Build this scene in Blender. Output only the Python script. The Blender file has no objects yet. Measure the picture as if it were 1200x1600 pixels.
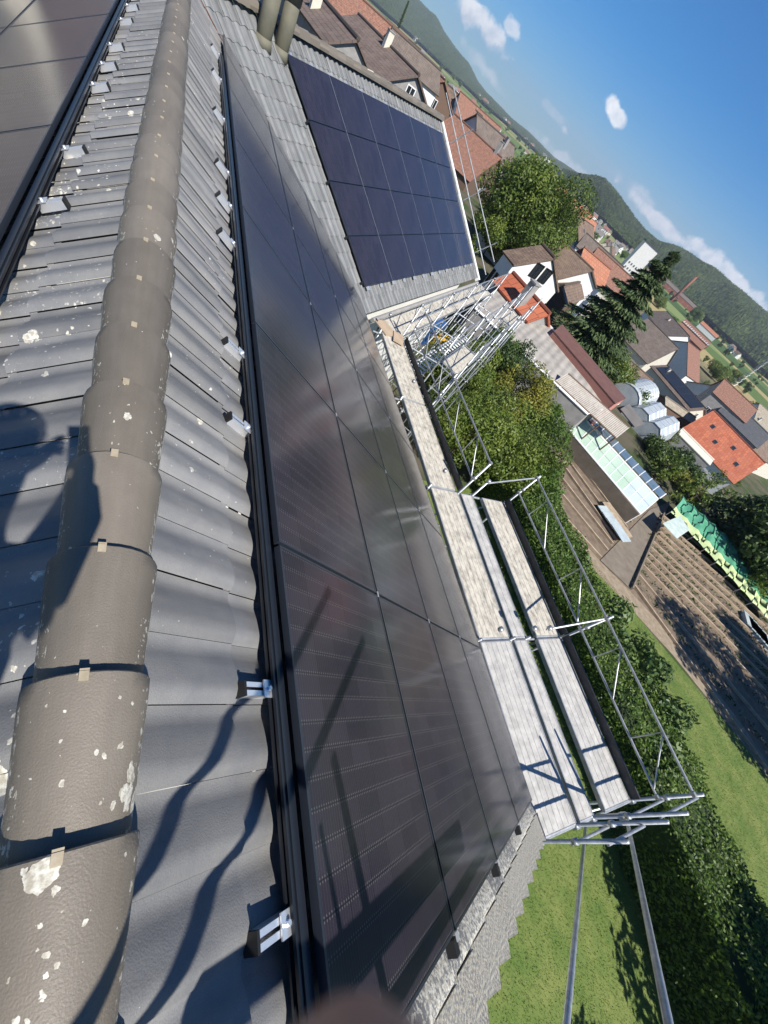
import bpy, bmesh, math, random
import numpy as np
from mathutils import Vector as V, Matrix

# ------------------------------------------------------------------ camera, sky, sun
sc = bpy.context.scene
COL = sc.collection
random.seed(7); RNG = np.random.default_rng(7)
CR = np.array([[-0.22413539, -0.83434437, 0.50361970],
               [-0.83505885, -0.10199869, -0.54062277],
               [0.50243411, -0.54172478, -0.67386514]])      # columns: right, down, forward
C = np.array([-1.00894683, 0.67212989, 1.70470855])
FPX = 640.298
cam_d = bpy.data.cameras.new('camera'); cam = bpy.data.objects.new('camera', cam_d); COL.objects.link(cam)
cam_d.sensor_fit = 'VERTICAL'; cam_d.sensor_height = 32.0; cam_d.lens = 32.0 * FPX / 1600.0
cam_d.clip_start = 0.004; cam_d.clip_end = 30000
cam_d.dof.use_dof = True; cam_d.dof.focus_distance = 3.5; cam_d.dof.aperture_fstop = 12.0
mw = Matrix.Identity(4)
for i in range(3):
    mw[i][0] = CR[i, 0]; mw[i][1] = -CR[i, 1]; mw[i][2] = -CR[i, 2]; mw[i][3] = C[i]
cam.matrix_world = mw
sc.camera = cam
sc.view_settings.view_transform = 'Standard'; sc.view_settings.look = 'None'
sc.view_settings.exposure = 0.68; sc.view_settings.gamma = 1.0
sc.render.resolution_x = 768; sc.render.resolution_y = 1024

SUN = np.array([-0.65931915, -0.08517583, 0.74702298])        # towards the sun
SUN /= np.linalg.norm(SUN)
sd = bpy.data.lights.new('sun', 'SUN'); sd.energy = 5.0; sd.angle = math.radians(0.5); sd.color = (1.0, 0.96, 0.90)
so = bpy.data.objects.new('sun', sd); COL.objects.link(so); so.location = (-40, -5, 45)
so.rotation_mode = 'QUATERNION'; so.rotation_quaternion = V(SUN).to_track_quat('Z', 'Y')

def ray(u, v):
    d = CR @ np.array([u - 600.0, v - 800.0, FPX]); return d / np.linalg.norm(d)
def G(u, v, z=-9.0):
    d = ray(u, v); return C + d * ((z - C[2]) / d[2])
def sstep(t): t = min(1.0, max(0.0, t)); return t * t * (3 - 2 * t)
def ZT(x, y):                                                 # the village lies lower than the garden
    return -9.0 - 12.0 * max(sstep((-y - 47) / 48), sstep((x - 75) / 150)) if x > -200 else -9.0
def GT(u, v):
    d = ray(u, v); lo, hi = 5.0, 9000.0
    if d[2] >= -1e-4: d = d.copy(); d[2] = -1e-4
    f = lambda t: (C + d * t)[2] - ZT(*(C + d * t)[:2])
    t = 5.0
    while t < 60000 and f(t) > 0: t *= 1.01
    P = C + d * t; P[2] = ZT(P[0], P[1]); return P
def zof(P, u, v):                                             # height on the vertical through P seen towards (u, v)
    d = ray(u, v); t = ((P - C)[:2] @ d[:2]) / (d[:2] @ d[:2]); return float(C[2] + t * d[2])

w = bpy.data.worlds.new('World'); sc.world = w; w.use_nodes = True
nt = w.node_tree; nt.nodes.clear()
def N(t, typ, **kw):
    n = t.nodes.new(typ)
    for k, v in kw.items(): setattr(n, k, v)
    return n
wo = N(nt, 'ShaderNodeOutputWorld'); bg = N(nt, 'ShaderNodeBackground'); bg.inputs[1].default_value = 0.060
sky = N(nt, 'ShaderNodeTexSky', sky_type='NISHITA', sun_disc=False)
sky.sun_elevation = math.radians(48.3)
sky.sun_rotation = math.atan2(SUN[0], SUN[1])
sky.altitude = 600; sky.air_density = 1.1; sky.dust_density = 0.0; sky.ozone_density = 3.0
geo = N(nt, 'ShaderNodeTexCoord')
def wmath(op, a, b=None, c=None, clamp=False, t=None):
    t = t or nt
    n = N(t, 'ShaderNodeMath', operation=op, use_clamp=clamp)
    for i, x in enumerate((a, b, c)):
        if x is None: continue
        if isinstance(x, (int, float)): n.inputs[i].default_value = x
        else: t.links.new(x, n.inputs[i])
    return n.outputs[0]
def wdot(vec):
    n = N(nt, 'ShaderNodeVectorMath', operation='DOT_PRODUCT'); nt.links.new(geo.outputs['Generated'], n.inputs[0])
    n.inputs[1].default_value = vec; return n.outputs['Value']
noi = N(nt, 'ShaderNodeTexNoise'); noi.inputs['Scale'].default_value = 26; noi.inputs['Detail'].default_value = 8; noi.inputs['Roughness'].default_value = 0.62
nt.links.new(geo.outputs['Generated'], noi.inputs['Vector'])
noi2 = N(nt, 'ShaderNodeTexNoise'); noi2.inputs['Scale'].default_value = 70; noi2.inputs['Detail'].default_value = 6
nt.links.new(geo.outputs['Generated'], noi2.inputs['Vector'])
alpha = None
# clouds: (centre, point at the long end, half-thickness relative to length, opacity)
CL = [((738, 22), (756, 58), .50, 1.0), ((766, 52), (790, 90), .42, .95), ((802, 46), (816, 66), .45, .75),
      ((962, 178), (974, 204), .40, 1.0), ((882, 202), (889, 211), .6, .8), ((758, 108), (790, 150), .22, .5),
      ((1030, 345), (1098, 412), .11, 1.0), ((1108, 404), (1150, 446), .20, 1.0), ((1160, 446), (1230, 515), .13, 1.0),
      ((880, 248), (925, 288), .16, .6), ((868, 180), (892, 208), .22, .3), ((1000, 308), (1040, 345), .25, .45)]
for (cu, cv), (eu, ev), th, op in CL:
    c = ray(cu, cv); e = ray(eu, ev) - c; L1 = np.linalg.norm(e); e /= L1
    f = np.cross(c, e); f /= np.linalg.norm(f)
    x = wmath('MULTIPLY_ADD', wdot(tuple(e)), 1 / L1, -float(c @ e) / L1)
    y = wmath('MULTIPLY_ADD', wdot(tuple(f)), 1 / (L1 * th), -float(c @ f) / (L1 * th))
    r = wmath('SQRT', wmath('ADD', wmath('MULTIPLY', x, x), wmath('MULTIPLY', y, y)))
    front = wmath('GREATER_THAN', wdot(tuple(c)), 0.5)
    a = wmath('SUBTRACT', 1.0, r); a = wmath('MULTIPLY_ADD', noi.outputs[0], 2.6, wmath('SUBTRACT', a, 1.35))
    a = wmath('MULTIPLY', wmath('MULTIPLY', a, 2.2, clamp=True), wmath('MULTIPLY', front, op))
    alpha = a if alpha is None else wmath('MAXIMUM', alpha, a)
cr = N(nt, 'ShaderNodeMix', data_type='RGBA')
ccol = N(nt, 'ShaderNodeValToRGB'); ccol.color_ramp.elements[0].position = .3; ccol.color_ramp.elements[1].position = .62
ccol.color_ramp.elements[0].color = (8.2, 9.2, 10.4, 1); ccol.color_ramp.elements[1].color = (13.5, 13.5, 13.5, 1)
nt.links.new(noi2.outputs[0], ccol.inputs[0])
hsv = N(nt, 'ShaderNodeHueSaturation'); hsv.inputs['Saturation'].default_value = 1.22; hsv.inputs['Value'].default_value = 1.0
tnt = N(nt, 'ShaderNodeMix', data_type='RGBA', blend_type='MULTIPLY'); tnt.inputs[0].default_value = 1; tnt.inputs[7].default_value = (.45, .76, 1.10, 1)
nt.links.new(sky.outputs[0], tnt.inputs[6]); nt.links.new(tnt.outputs[2], hsv.inputs['Color'])
nt.links.new(alpha, cr.inputs[0]); nt.links.new(hsv.outputs[0], cr.inputs[6]); nt.links.new(ccol.outputs[0], cr.inputs[7])
nt.links.new(cr.outputs[2], bg.inputs[0]); nt.links.new(bg.outputs[0], wo.inputs[0])

# ------------------------------------------------------------------ helpers
LOC = {}
def tag(o, label=None, cat=None, group=None, kind=None):
    if label: o['label'] = label
    if cat: o['category'] = cat
    if group: o['group'] = group
    if kind: o['kind'] = kind
    return o
def empty(name, loc, label, cat, group=None):
    o = bpy.data.objects.new(name, None); COL.objects.link(o); o.location = tuple(loc); LOC[o.name] = np.array(loc, float)
    o.empty_display_size = .2
    return tag(o, label, cat, group)
def A(*x): return np.array(x, float)
def unit(v): return v / np.linalg.norm(v)

class MB:
    def __init__(s): s.v = []; s.f = []; s.uv = []; s.m = []; s.cur = 0
    def face(s, pts, uv=None):
        i = len(s.v); s.v += [tuple(p) for p in pts]; s.f.append(tuple(range(i, i + len(pts)))); s.uv.append(uv); s.m.append(s.cur)
    def box(s, c, ax, ay, az, hx, hy, hz):
        c = A(*c); ax = unit(A(*ax)) * hx; ay = unit(A(*ay)) * hy; az = unit(A(*az)) * hz
        P = [c + i * ax + j * ay + k * az for k in (-1, 1) for j in (-1, 1) for i in (-1, 1)]
        i0 = len(s.v); s.v += [tuple(p) for p in P]
        dd = ((0, 2, 3, 1), (4, 5, 7, 6), (0, 1, 5, 4), (2, 6, 7, 3), (0, 4, 6, 2), (1, 3, 7, 5))
        dim = (hx, hy, hz)
        for q, (a, b) in zip(dd, ((1, 0), (0, 1), (0, 2), (2, 0), (2, 1), (1, 2))):
            s.f.append(tuple(i0 + k for k in q)); s.m.append(s.cur)
            s.uv.append(((0, 0), (2 * dim[a], 0), (2 * dim[a], 2 * dim[b]), (0, 2 * dim[b])))
        return s
    def tube(s, p0, p1, r, n=10, r1=None, cap=True):
        p0 = A(*p0); p1 = A(*p1); d = unit(p1 - p0); r1 = r if r1 is None else r1
        u = np.cross(d, (0, 0, 1) if abs(d[2]) < .9 else (1, 0, 0)); u = unit(u); q = np.cross(d, u)
        i0 = len(s.v)
        for p, rr in ((p0, r), (p1, r1)):
            for k in range(n):
                a = 2 * math.pi * k / n; s.v.append(tuple(p + rr * (math.cos(a) * u + math.sin(a) * q)))
        for k in range(n):
            s.f.append((i0 + k, i0 + (k + 1) % n, i0 + n + (k + 1) % n, i0 + n + k)); s.uv.append(None); s.m.append(s.cur)
        if cap:
            s.f.append(tuple(i0 + k for k in reversed(range(n)))); s.uv.append(None); s.m.append(s.cur)
            s.f.append(tuple(i0 + n + k for k in range(n))); s.uv.append(None); s.m.append(s.cur)
        return s
    def prism(s, poly, ext):                                   # closed prism of a polygon pushed along ext
        ext = A(*ext); lo = [A(*p) for p in poly]; hi = [p + ext for p in lo]; n = len(lo)
        def uvs(pts):
            x = unit(pts[1] - pts[0]); nn = unit(np.cross(pts[1] - pts[0], pts[2] - pts[0])); y = np.cross(nn, x)
            return [(float((p - pts[0]) @ x), float((p - pts[0]) @ y)) for p in pts]
        s.face(hi, uvs(hi)); s.face(lo[::-1], uvs(lo[::-1]))
        for k in range(n):
            q = [lo[k], lo[(k + 1) % n], hi[(k + 1) % n], hi[k]]
            if np.linalg.norm(q[1] - q[0]) > 1e-6: s.face(q, uvs(q))
        return s
    def build(s, name, mats, parent=None, smooth=False, org=None, fix=True):
        me = bpy.data.meshes.new(name)
        vv = np.array(s.v, float).reshape(-1, 3)
        if parent is not None: o0 = LOC[parent.name]
        elif org is not None: o0 = A(*org)
        else: o0 = A((vv[:, 0].min() + vv[:, 0].max()) / 2, (vv[:, 1].min() + vv[:, 1].max()) / 2, vv[:, 2].min())
        me.from_pydata((vv - o0).tolist(), [], s.f)
        if any(u is not None for u in s.uv):
            ul = me.uv_layers.new(name='UVMap')
            flat = []
            for f, u in zip(s.f, s.uv): flat += [c for p in (u if u is not None else [(0, 0)] * len(f)) for c in p]
            ul.data.foreach_set('uv', flat)
        if not isinstance(mats, (list, tuple)): mats = [mats]
        for m in mats: me.materials.append(m)
        me.polygons.foreach_set('material_index', s.m)
        if smooth: me.polygons.foreach_set('use_smooth', [True] * len(me.polygons))
        if fix:
            b = bmesh.new(); b.from_mesh(me); bmesh.ops.recalc_face_normals(b, faces=b.faces); b.to_mesh(me); b.free()
        me.update()
        o = bpy.data.objects.new(name, me); COL.objects.link(o)
        if parent is not None: o.parent = parent
        else: o.location = tuple(o0)
        LOC[o.name] = o0
        return o
def copy_tree(o, parent=None):
    c = o.copy(); COL.objects.link(c)
    if parent is not None: c.parent = parent
    for ch in list(o.children): copy_tree(ch, c)
    return c

def mat(name, c1, c2=None, scale=3.0, rough=.7, metal=0.0, bump=0.0, bscale=None, coord='Object', stretch=None, lo=.35, hi=.65, spec=.5, detail=6, tint=0.0):
    m = bpy.data.materials.new(name); m.use_nodes = True; t = m.node_tree; bs = t.nodes['Principled BSDF']
    bs.inputs['Roughness'].default_value = rough; bs.inputs['Metallic'].default_value = metal
    bs.inputs['Specular IOR Level'].default_value = spec
    tc = N(t, 'ShaderNodeTexCoord'); vec = tc.outputs[coord]
    if stretch:
        mp = N(t, 'ShaderNodeMapping'); mp.inputs['Scale'].default_value = stretch; t.links.new(vec, mp.inputs[0]); vec = mp.outputs[0]
    out = None
    if c2:
        n = N(t, 'ShaderNodeTexNoise'); n.inputs['Scale'].default_value = scale; n.inputs['Detail'].default_value = detail
        n.inputs['Roughness'].default_value = .65
        t.links.new(vec, n.inputs['Vector'])
        r = N(t, 'ShaderNodeValToRGB'); r.color_ramp.elements[0].color = (*c1, 1); r.color_ramp.elements[1].color = (*c2, 1)
        r.color_ramp.elements[0].position = lo; r.color_ramp.elements[1].position = hi
        t.links.new(n.outputs[0], r.inputs[0]); out = r.outputs[0]
    if tint:
        at = N(t, 'ShaderNodeAttribute', attribute_name='tint')
        hs = N(t, 'ShaderNodeHueSaturation')
        if out: t.links.new(out, hs.inputs['Color'])
        else: hs.inputs['Color'].default_value = (*c1, 1)
        t.links.new(wmath('MULTIPLY_ADD', at.outputs['Fac'], 2 * tint, 1 - tint, t=t), hs.inputs['Value'])
        t.links.new(wmath('MULTIPLY_ADD', at.outputs['Fac'], -.04, .52, t=t), hs.inputs['Hue'])
        out = hs.outputs[0]
    if out: t.links.new(out, bs.inputs['Base Color'])
    else: bs.inputs['Base Color'].default_value = (*c1, 1)
    if bump:
        n2 = N(t, 'ShaderNodeTexNoise'); n2.inputs['Scale'].default_value = bscale or scale * 4; n2.inputs['Detail'].default_value = 5
        t.links.new(vec, n2.inputs['Vector'])
        bp = N(t, 'ShaderNodeBump'); bp.inputs['Strength'].default_value = bump; bp.inputs['Distance'].default_value = .02
        t.links.new(n2.outputs[0], bp.inputs['Height']); t.links.new(bp.outputs[0], bs.inputs['Normal'])
    return m
def bsdf(m): return m.node_tree.nodes['Principled BSDF']

def tile_mat(name, c1, c2, mortar, rowh=.33, roww=.25, mott=None, mscale=.6, rough=.8, bump=.5):   # small-tile roof, UV in metres
    m = bpy.data.materials.new(name); m.use_nodes = True; t = m.node_tree; bs = t.nodes['Principled BSDF']
    bs.inputs['Roughness'].default_value = rough
    tc = N(t, 'ShaderNodeTexCoord')
    br = N(t, 'ShaderNodeTexBrick'); t.links.new(tc.outputs['UV'], br.inputs[0])
    br.inputs['Scale'].default_value = 1.0; br.inputs['Brick Width'].default_value = roww; br.inputs['Row Height'].default_value = rowh
    br.inputs['Mortar Size'].default_value = .022; br.inputs['Color1'].default_value = (*c1, 1); br.inputs['Color2'].default_value = (*c2, 1)
    br.inputs['Mortar'].default_value = (*mortar, 1); br.inputs['Bias'].default_value = 0.0
    n = N(t, 'ShaderNodeTexNoise'); n.inputs['Scale'].default_value = mscale; n.inputs['Detail'].default_value = 7; n.inputs['Roughness'].default_value = .75
    t.links.new(tc.outputs['UV'], n.inputs['Vector'])
    mx = N(t, 'ShaderNodeMix', data_type='RGBA')
    r = N(t, 'ShaderNodeValToRGB'); r.color_ramp.elements[0].position = .45; r.color_ramp.elements[1].position = .62
    t.links.new(n.outputs[0], r.inputs[0]); t.links.new(wmath('MULTIPLY', r.outputs[0], .6, t=t), mx.inputs[0])
    t.links.new(br.outputs[0], mx.inputs[6]); mx.inputs[7].default_value = (*(mott or c2), 1)
    t.links.new(mx.outputs[2], bs.inputs['Base Color'])
    bp = N(t, 'ShaderNodeBump'); bp.inputs['Strength'].default_value = bump; bp.inputs['Distance'].default_value = .03; bp.invert = True
    t.links.new(br.outputs['Fac'], bp.inputs['Height']); t.links.new(bp.outputs[0], bs.inputs['Normal'])
    return m
def rib_mat(name, c1, c2, period, axis=0, rough=.8, sharp=.5, contrast=.55, mscale=2.0):          # ribs along the slope, UV in metres
    m = bpy.data.materials.new(name); m.use_nodes = True; t = m.node_tree; bs = t.nodes['Principled BSDF']
    bs.inputs['Roughness'].default_value = rough
    tc = N(t, 'ShaderNodeTexCoord'); sp = N(t, 'ShaderNodeSeparateXYZ'); t.links.new(tc.outputs['UV'], sp.inputs[0])
    s = wmath('SINE', wmath('MULTIPLY', sp.outputs[axis], 2 * math.pi / period, t=t), t=t)
    n = N(t, 'ShaderNodeTexNoise'); n.inputs['Scale'].default_value = mscale; n.inputs['Detail'].default_value = 6; t.links.new(tc.outputs['UV'], n.inputs['Vector'])
    r = N(t, 'ShaderNodeValToRGB'); r.color_ramp.elements[0].color = (*c1, 1); r.color_ramp.elements[1].color = (*c2, 1)
    r.color_ramp.elements[0].position = .35; r.color_ramp.elements[1].position = .65
    t.links.new(n.outputs[0], r.inputs[0]); t.links.new(r.outputs[0], bs.inputs['Base Color'])
    bp = N(t, 'ShaderNodeBump'); bp.inputs['Strength'].default_value = 1.0; bp.inputs['Distance'].default_value = period * .2 * contrast * 2
    t.links.new(s, bp.inputs['Height']); t.links.new(bp.outputs[0], bs.inputs['Normal'])
    return m

# ------------------------------------------------------------------ our own roof: frames of reference
SW = A(0, -0.82856765, -0.55988896); NW = A(0, -0.55988896, 0.82856765)       # down the right slope, its normal
def R(x, s, o=0.0): return A(x, 0, 0) + s * SW + o * NW                        # right slope; o = 0 is the glass of the array
YR, ZR = .69, .309                                                             # ridge line of the tiles
SL = A(0, 0.82856765, -0.55988896); NL = A(0, 0.55988896, 0.82856765)
def Lf(x, s, o=0.0): return A(x, YR, ZR) + s * SL + o * NL                     # left slope; o = 0 is the tile plane
WA = A(0.69891488, -0.71520486, 0); WB = A(-0.59509515, -0.58154087, -0.55468187); WN = A(-0.39671117, -0.3876755, 0.83206251)
WO = A(9.143, -3.992, -2.459)
def W(u, r, o=0.0): return WO + u * WA - r * WB + o * WN                       # wing slope; r up the slope; o = 0 glass
TO = -.13                                                                      # tile plane below the glass
PITCH, TW = .36, .2245

def roof_tile_mat():
    m = bpy.data.materials.new('concrete_tile'); m.use_nodes = True; t = m.node_tree; bs = t.nodes['Principled BSDF']
    tc = N(t, 'ShaderNodeTexCoord'); uv = tc.outputs['UV']
    at = N(t, 'ShaderNodeAttribute', attribute_name='tint')
    li = N(t, 'ShaderNodeAttribute', attribute_name='lichen')
    n1 = N(t, 'ShaderNodeTexNoise'); n1.inputs['Scale'].default_value = 2.2; n1.inputs['Detail'].default_value = 7; n1.inputs['Roughness'].default_value = .7
    t.links.new(uv, n1.inputs['Vector'])
    mp = N(t, 'ShaderNodeMapping'); mp.inputs['Scale'].default_value = (30, 3, 1); t.links.new(uv, mp.inputs[0])
    n3 = N(t, 'ShaderNodeTexNoise'); n3.inputs['Scale'].default_value = 1; n3.inputs['Detail'].default_value = 4; t.links.new(mp.outputs[0], n3.inputs['Vector'])
    r = N(t, 'ShaderNodeValToRGB'); e = r.color_ramp.elements
    e[0].color = (.125, .128, .134, 1); e[0].position = .3; e[1].color = (.215, .208, .194, 1); e[1].position = .72
    t.links.new(n1.outputs[0], r.inputs[0])
    hs = N(t, 'ShaderNodeHueSaturation'); t.links.new(r.outputs[0], hs.inputs['Color'])
    nf = N(t, 'ShaderNodeTexNoise'); nf.inputs['Scale'].default_value = 260; nf.inputs['Detail'].default_value = 3; t.links.new(uv, nf.inputs['Vector'])
    v = wmath('ADD', wmath('MULTIPLY_ADD', at.outputs['Fac'], .36, .48, t=t), wmath('ADD', wmath('MULTIPLY', n3.outputs[0], .28, t=t), wmath('MULTIPLY', nf.outputs[0], .42, t=t), t=t), t=t)
    t.links.new(v, hs.inputs['Value'])
    # lichens: crusts of two sizes, and a mottled cover where 'lichen' is high
    vo = N(t, 'ShaderNodeTexVoronoi'); vo.inputs['Scale'].default_value = 11; vo.inputs['Randomness'].default_value = 1
    wn = N(t, 'ShaderNodeTexNoise'); wn.inputs['Scale'].default_value = 60; wn.inputs['Detail'].default_value = 3; t.links.new(uv, wn.inputs['Vector'])
    wv = N(t, 'ShaderNodeVectorMath', operation='SCALE'); t.links.new(wn.outputs['Color'], wv.inputs[0]); wv.inputs['Scale'].default_value = .022
    wa = N(t, 'ShaderNodeVectorMath', operation='ADD'); t.links.new(uv, wa.inputs[0]); t.links.new(wv.outputs[0], wa.inputs[1])
    t.links.new(wa.outputs[0], vo.inputs['Vector'])
    sepc = N(t, 'ShaderNodeSeparateColor'); t.links.new(vo.outputs['Color'], sepc.inputs[0])
    patch = N(t, 'ShaderNodeTexNoise'); patch.inputs['Scale'].default_value = 1.3; patch.inputs['Detail'].default_value = 2; t.links.new(uv, patch.inputs['Vector'])
    size = wmath('MULTIPLY', wmath('POWER', sepc.outputs[0], 4.0, t=t), wmath('MULTIPLY', li.outputs['Fac'], .40, t=t), t=t)
    size = wmath('MULTIPLY', size, wmath('MULTIPLY', wmath('SUBTRACT', patch.outputs[0], .36, t=t), 4.0, clamp=True, t=t), t=t)
    sp1 = wmath('LESS_THAN', vo.outputs['Distance'], size, t=t)
    vo2 = N(t, 'ShaderNodeTexVoronoi'); vo2.inputs['Scale'].default_value = 48; t.links.new(wa.outputs[0], vo2.inputs['Vector'])
    sepc2 = N(t, 'ShaderNodeSeparateColor'); t.links.new(vo2.outputs['Color'], sepc2.inputs[0])
    size2 = wmath('MULTIPLY', wmath('POWER', sepc2.outputs[0], 5.0, t=t), wmath('MULTIPLY', li.outputs['Fac'], .42, t=t), t=t)
    size2 = wmath('MULTIPLY', size2, wmath('MULTIPLY', wmath('SUBTRACT', patch.outputs[0], .40, t=t), 5.0, clamp=True, t=t), t=t)
    sp2 = wmath('LESS_THAN', vo2.outputs['Distance'], size2, t=t)
    n5 = N(t, 'ShaderNodeTexNoise'); n5.inputs['Scale'].default_value = 38; n5.inputs['Detail'].default_value = 8; n5.inputs['Roughness'].default_value = .7; t.links.new(uv, n5.inputs['Vector'])
    cov = wmath('GREATER_THAN', wmath('MULTIPLY', n5.outputs[0], wmath('MINIMUM', wmath('SUBTRACT', li.outputs['Fac'], .7, t=t), 1.12, t=t), t=t), .50, t=t)
    msk = wmath('MAXIMUM', wmath('MAXIMUM', sp1, sp2, t=t), cov, t=t)
    mx = N(t, 'ShaderNodeMix', data_type='RGBA'); t.links.new(msk, mx.inputs[0]); t.links.new(hs.outputs[0], mx.inputs[6])
    lc = N(t, 'ShaderNodeValToRGB'); lc.color_ramp.elements[0].color = (.36, .33, .26, 1); lc.color_ramp.elements[1].color = (.58, .56, .49, 1)
    lc.color_ramp.elements[0].position = .4; lc.color_ramp.elements[1].position = .6
    t.links.new(wn.outputs[0], lc.inputs[0]); t.links.new(lc.outputs[0], mx.inputs[7])
    t.links.new(mx.outputs[2], bs.inputs['Base Color'])
    bs.inputs['Roughness'].default_value = .55; bs.inputs['Specular IOR Level'].default_value = .45
    bp = N(t, 'ShaderNodeBump'); bp.inputs['Strength'].default_value = .35; bp.inputs['Distance'].default_value = .004
    n6 = N(t, 'ShaderNodeTexNoise'); n6.inputs['Scale'].default_value = 180; n6.inputs['Detail'].default_value = 4; t.links.new(uv, n6.inputs['Vector'])
    t.links.new(wmath('ADD', n6.outputs[0], wmath('MULTIPLY', msk, 1.2, t=t), t=t), bp.inputs['Height']); t.links.new(bp.outputs[0], bs.inputs['Normal'])
    return m, r, bs
M_TILE, _r, _b = roof_tile_mat()
M_CAP = M_TILE.copy(); M_CAP.name = 'ridge_cap_concrete'
for n_ in M_CAP.node_tree.nodes:
    if n_.type == 'VALTORGB' and abs(n_.color_ramp.elements[0].position - .3) < 1e-3:
        n_.color_ramp.elements[0].color = (.125, .107, .084, 1); n_.color_ramp.elements[1].color = (.172, .150, .120, 1)
M_TILEW = M_TILE.copy(); M_TILEW.name = 'weathered_wing_tile'
for n_ in M_TILEW.node_tree.nodes:
    if n_.type == 'VALTORGB' and abs(n_.color_ramp.elements[0].position - .3) < 1e-3:
        n_.color_ramp.elements[0].color = (.125, .13, .13, 1); n_.color_ramp.elements[1].color = (.20, .20, .195, 1)

M_GALV = mat('galvanised_steel', (.30, .31, .31), (.48, .49, .49), 9, rough=.42, metal=.6, bump=.05)
M_ALU = mat('bright_aluminium', (.78, .80, .82), (.86, .87, .88), 20, rough=.3, metal=.75)
M_BLK = mat('black_anodised', (.012, .014, .018), rough=.3, spec=.6)
M_FRAME = mat('black_panel_frame', (.018, .022, .030), rough=.28, spec=.7)
M_RUB = mat('black_plastic', (.01, .01, .01), rough=.5)
M_CLIP = mat('beige_clip', (.40, .34, .24), (.30, .25, .17), 40, rough=.5)
M_DECK = mat('worn_deck', (.52, .48, .40), (.22, .20, .165), 7, rough=.75, bump=.25, bscale=30, lo=.42, hi=.72, stretch=(1, 1.6, 1))
M_DECKAL = mat('aluminium_deck', (.52, .50, .46), (.30, .29, .27), 7, rough=.7, metal=.0, lo=.3, hi=.7, bump=.2)
M_TOE = mat('dark_toe_board', (.030, .032, .036), (.085, .085, .085), 12, rough=.6, lo=.5, hi=.8)
M_WHITE = mat('white_render', (.74, .73, .70), (.66, .65, .61), 1.2, rough=.9)
M_CREAM = mat('cream_render', (.62, .58, .48), (.54, .50, .41), 1.2, rough=.9)
M_GREYW = mat('grey_render', (.30, .29, .27), (.22, .21, .20), 1.5, rough=.9)
M_WOODW = mat('brown_timber', (.10, .060, .038), (.17, .11, .075), 5, rough=.85, stretch=(1, 1, 6))
M_BLUEW = mat('navy_cladding', (.045, .065, .11), (.06, .085, .13), 3, rough=.7)
M_GLASS = mat('window_glass', (.02, .025, .03), rough=.08, spec=.8)
M_WFR = mat('white_frame', (.75, .75, .73), rough=.5)
M_SHUT = mat('red_shutter', (.28, .02, .03), rough=.6)
M_TRIM = mat('white_trim', (.78, .78, .76), rough=.6)
M_BARK = mat('bark', (.09, .065, .045), (.05, .038, .028), 6, rough=.95, bump=.5)

def heights(x):                                                # one tile: step at the joint, crest, trough
    ph = (x / TW) % 1.0
    return .017 * math.cos(2 * math.pi * (ph - .32)) + .004 * math.cos(4 * math.pi * (ph - .15)) + .004 * (1 - ph)
def tile_roof(name, P, x0, x1, courses, parent, mtl, lich, clip=None, ph0=0.0):
    """P(x, s, o) -> world, x along eaves, s down the slope; courses: list of s positions (top of exposed part)."""
    vs, fs, uv, tn, lc = [], [], [], [], []
    k0 = math.floor((x0 - ph0) / TW); k1 = math.ceil((x1 - ph0) / TW)
    ts = [0, .02, .12, .22, .32, .42, .52, .62, .72, .82, .92, .995]
    for s0, s1 in courses:
        for k in range(k0, k1):
            rnd = random.random(); j = random.uniform(-.003, .003)
            b = len(vs)
            for q, (s, lift) in enumerate(((s0 - .02, 0.0), (s1 + .012, .014), (s1 + .012, -.006))):
                for t in ts:
                    x = ph0 + (k + t) * TW
                    xx = min(max(x, x0), x1)
                    h = heights((k + t) * TW if t < .99 else (k + .99) * TW)
                    vs.append(P(xx, s, lift + (h if q < 2 else min(h, .0) - .01) + j)); uv.append((x, s))
            n = len(ts)
            if ph0 + (k + 1) * TW <= x0 + 1e-6 or ph0 + k * TW >= x1 - 1e-6: 
                del vs[b:]; del uv[b:]; continue
            xm = ph0 + (k + .5) * TW
            for q in range(2):
                for i in range(n - 1):
                    fs.append((b + q * n + i, b + q * n + i + 1, b + (q + 1) * n + i + 1, b + (q + 1) * n + i))
                    tn.append(rnd); lc.append(lich(xm, (s0 + s1) / 2, rnd))
    me = bpy.data.meshes.new(name); o0 = LOC[parent.name]
    me.from_pydata([tuple(v - o0) for v in vs], [], fs)
    ul = me.uv_layers.new(name='UVMap'); flat = []
    for f in fs:
        for i in f: flat += [uv[i][0], uv[i][1]]
    ul.data.foreach_set('uv', flat)
    a = me.attributes.new('tint', 'FLOAT', 'FACE'); a.data.foreach_set('value', tn)
    a = me.attributes.new('lichen', 'FLOAT', 'FACE'); a.data.foreach_set('value', lc)
    me.materials.append(mtl)
    me.polygons.foreach_set('use_smooth', [True] * len(fs))
    bm = bmesh.new(); bm.from_mesh(me)
    bmesh.ops.remove_doubles(bm, verts=bm.verts, dist=.0004)
    if clip:
        for co, no in clip:
            bmesh.ops.bisect_plane(bm, geom=bm.verts[:] + bm.edges[:] + bm.faces[:], plane_co=tuple(co - o0), plane_no=tuple(no), clear_outer=True)
    for e in bm.edges:
        if len(e.link_faces) == 2 and e.calc_face_angle(0) > math.radians(38): e.smooth = False
    bm.to_mesh(me); bm.free()
    o = bpy.data.objects.new(name, me); COL.objects.link(o); o.parent = parent; LOC[o.name] = o0
    return o

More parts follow.
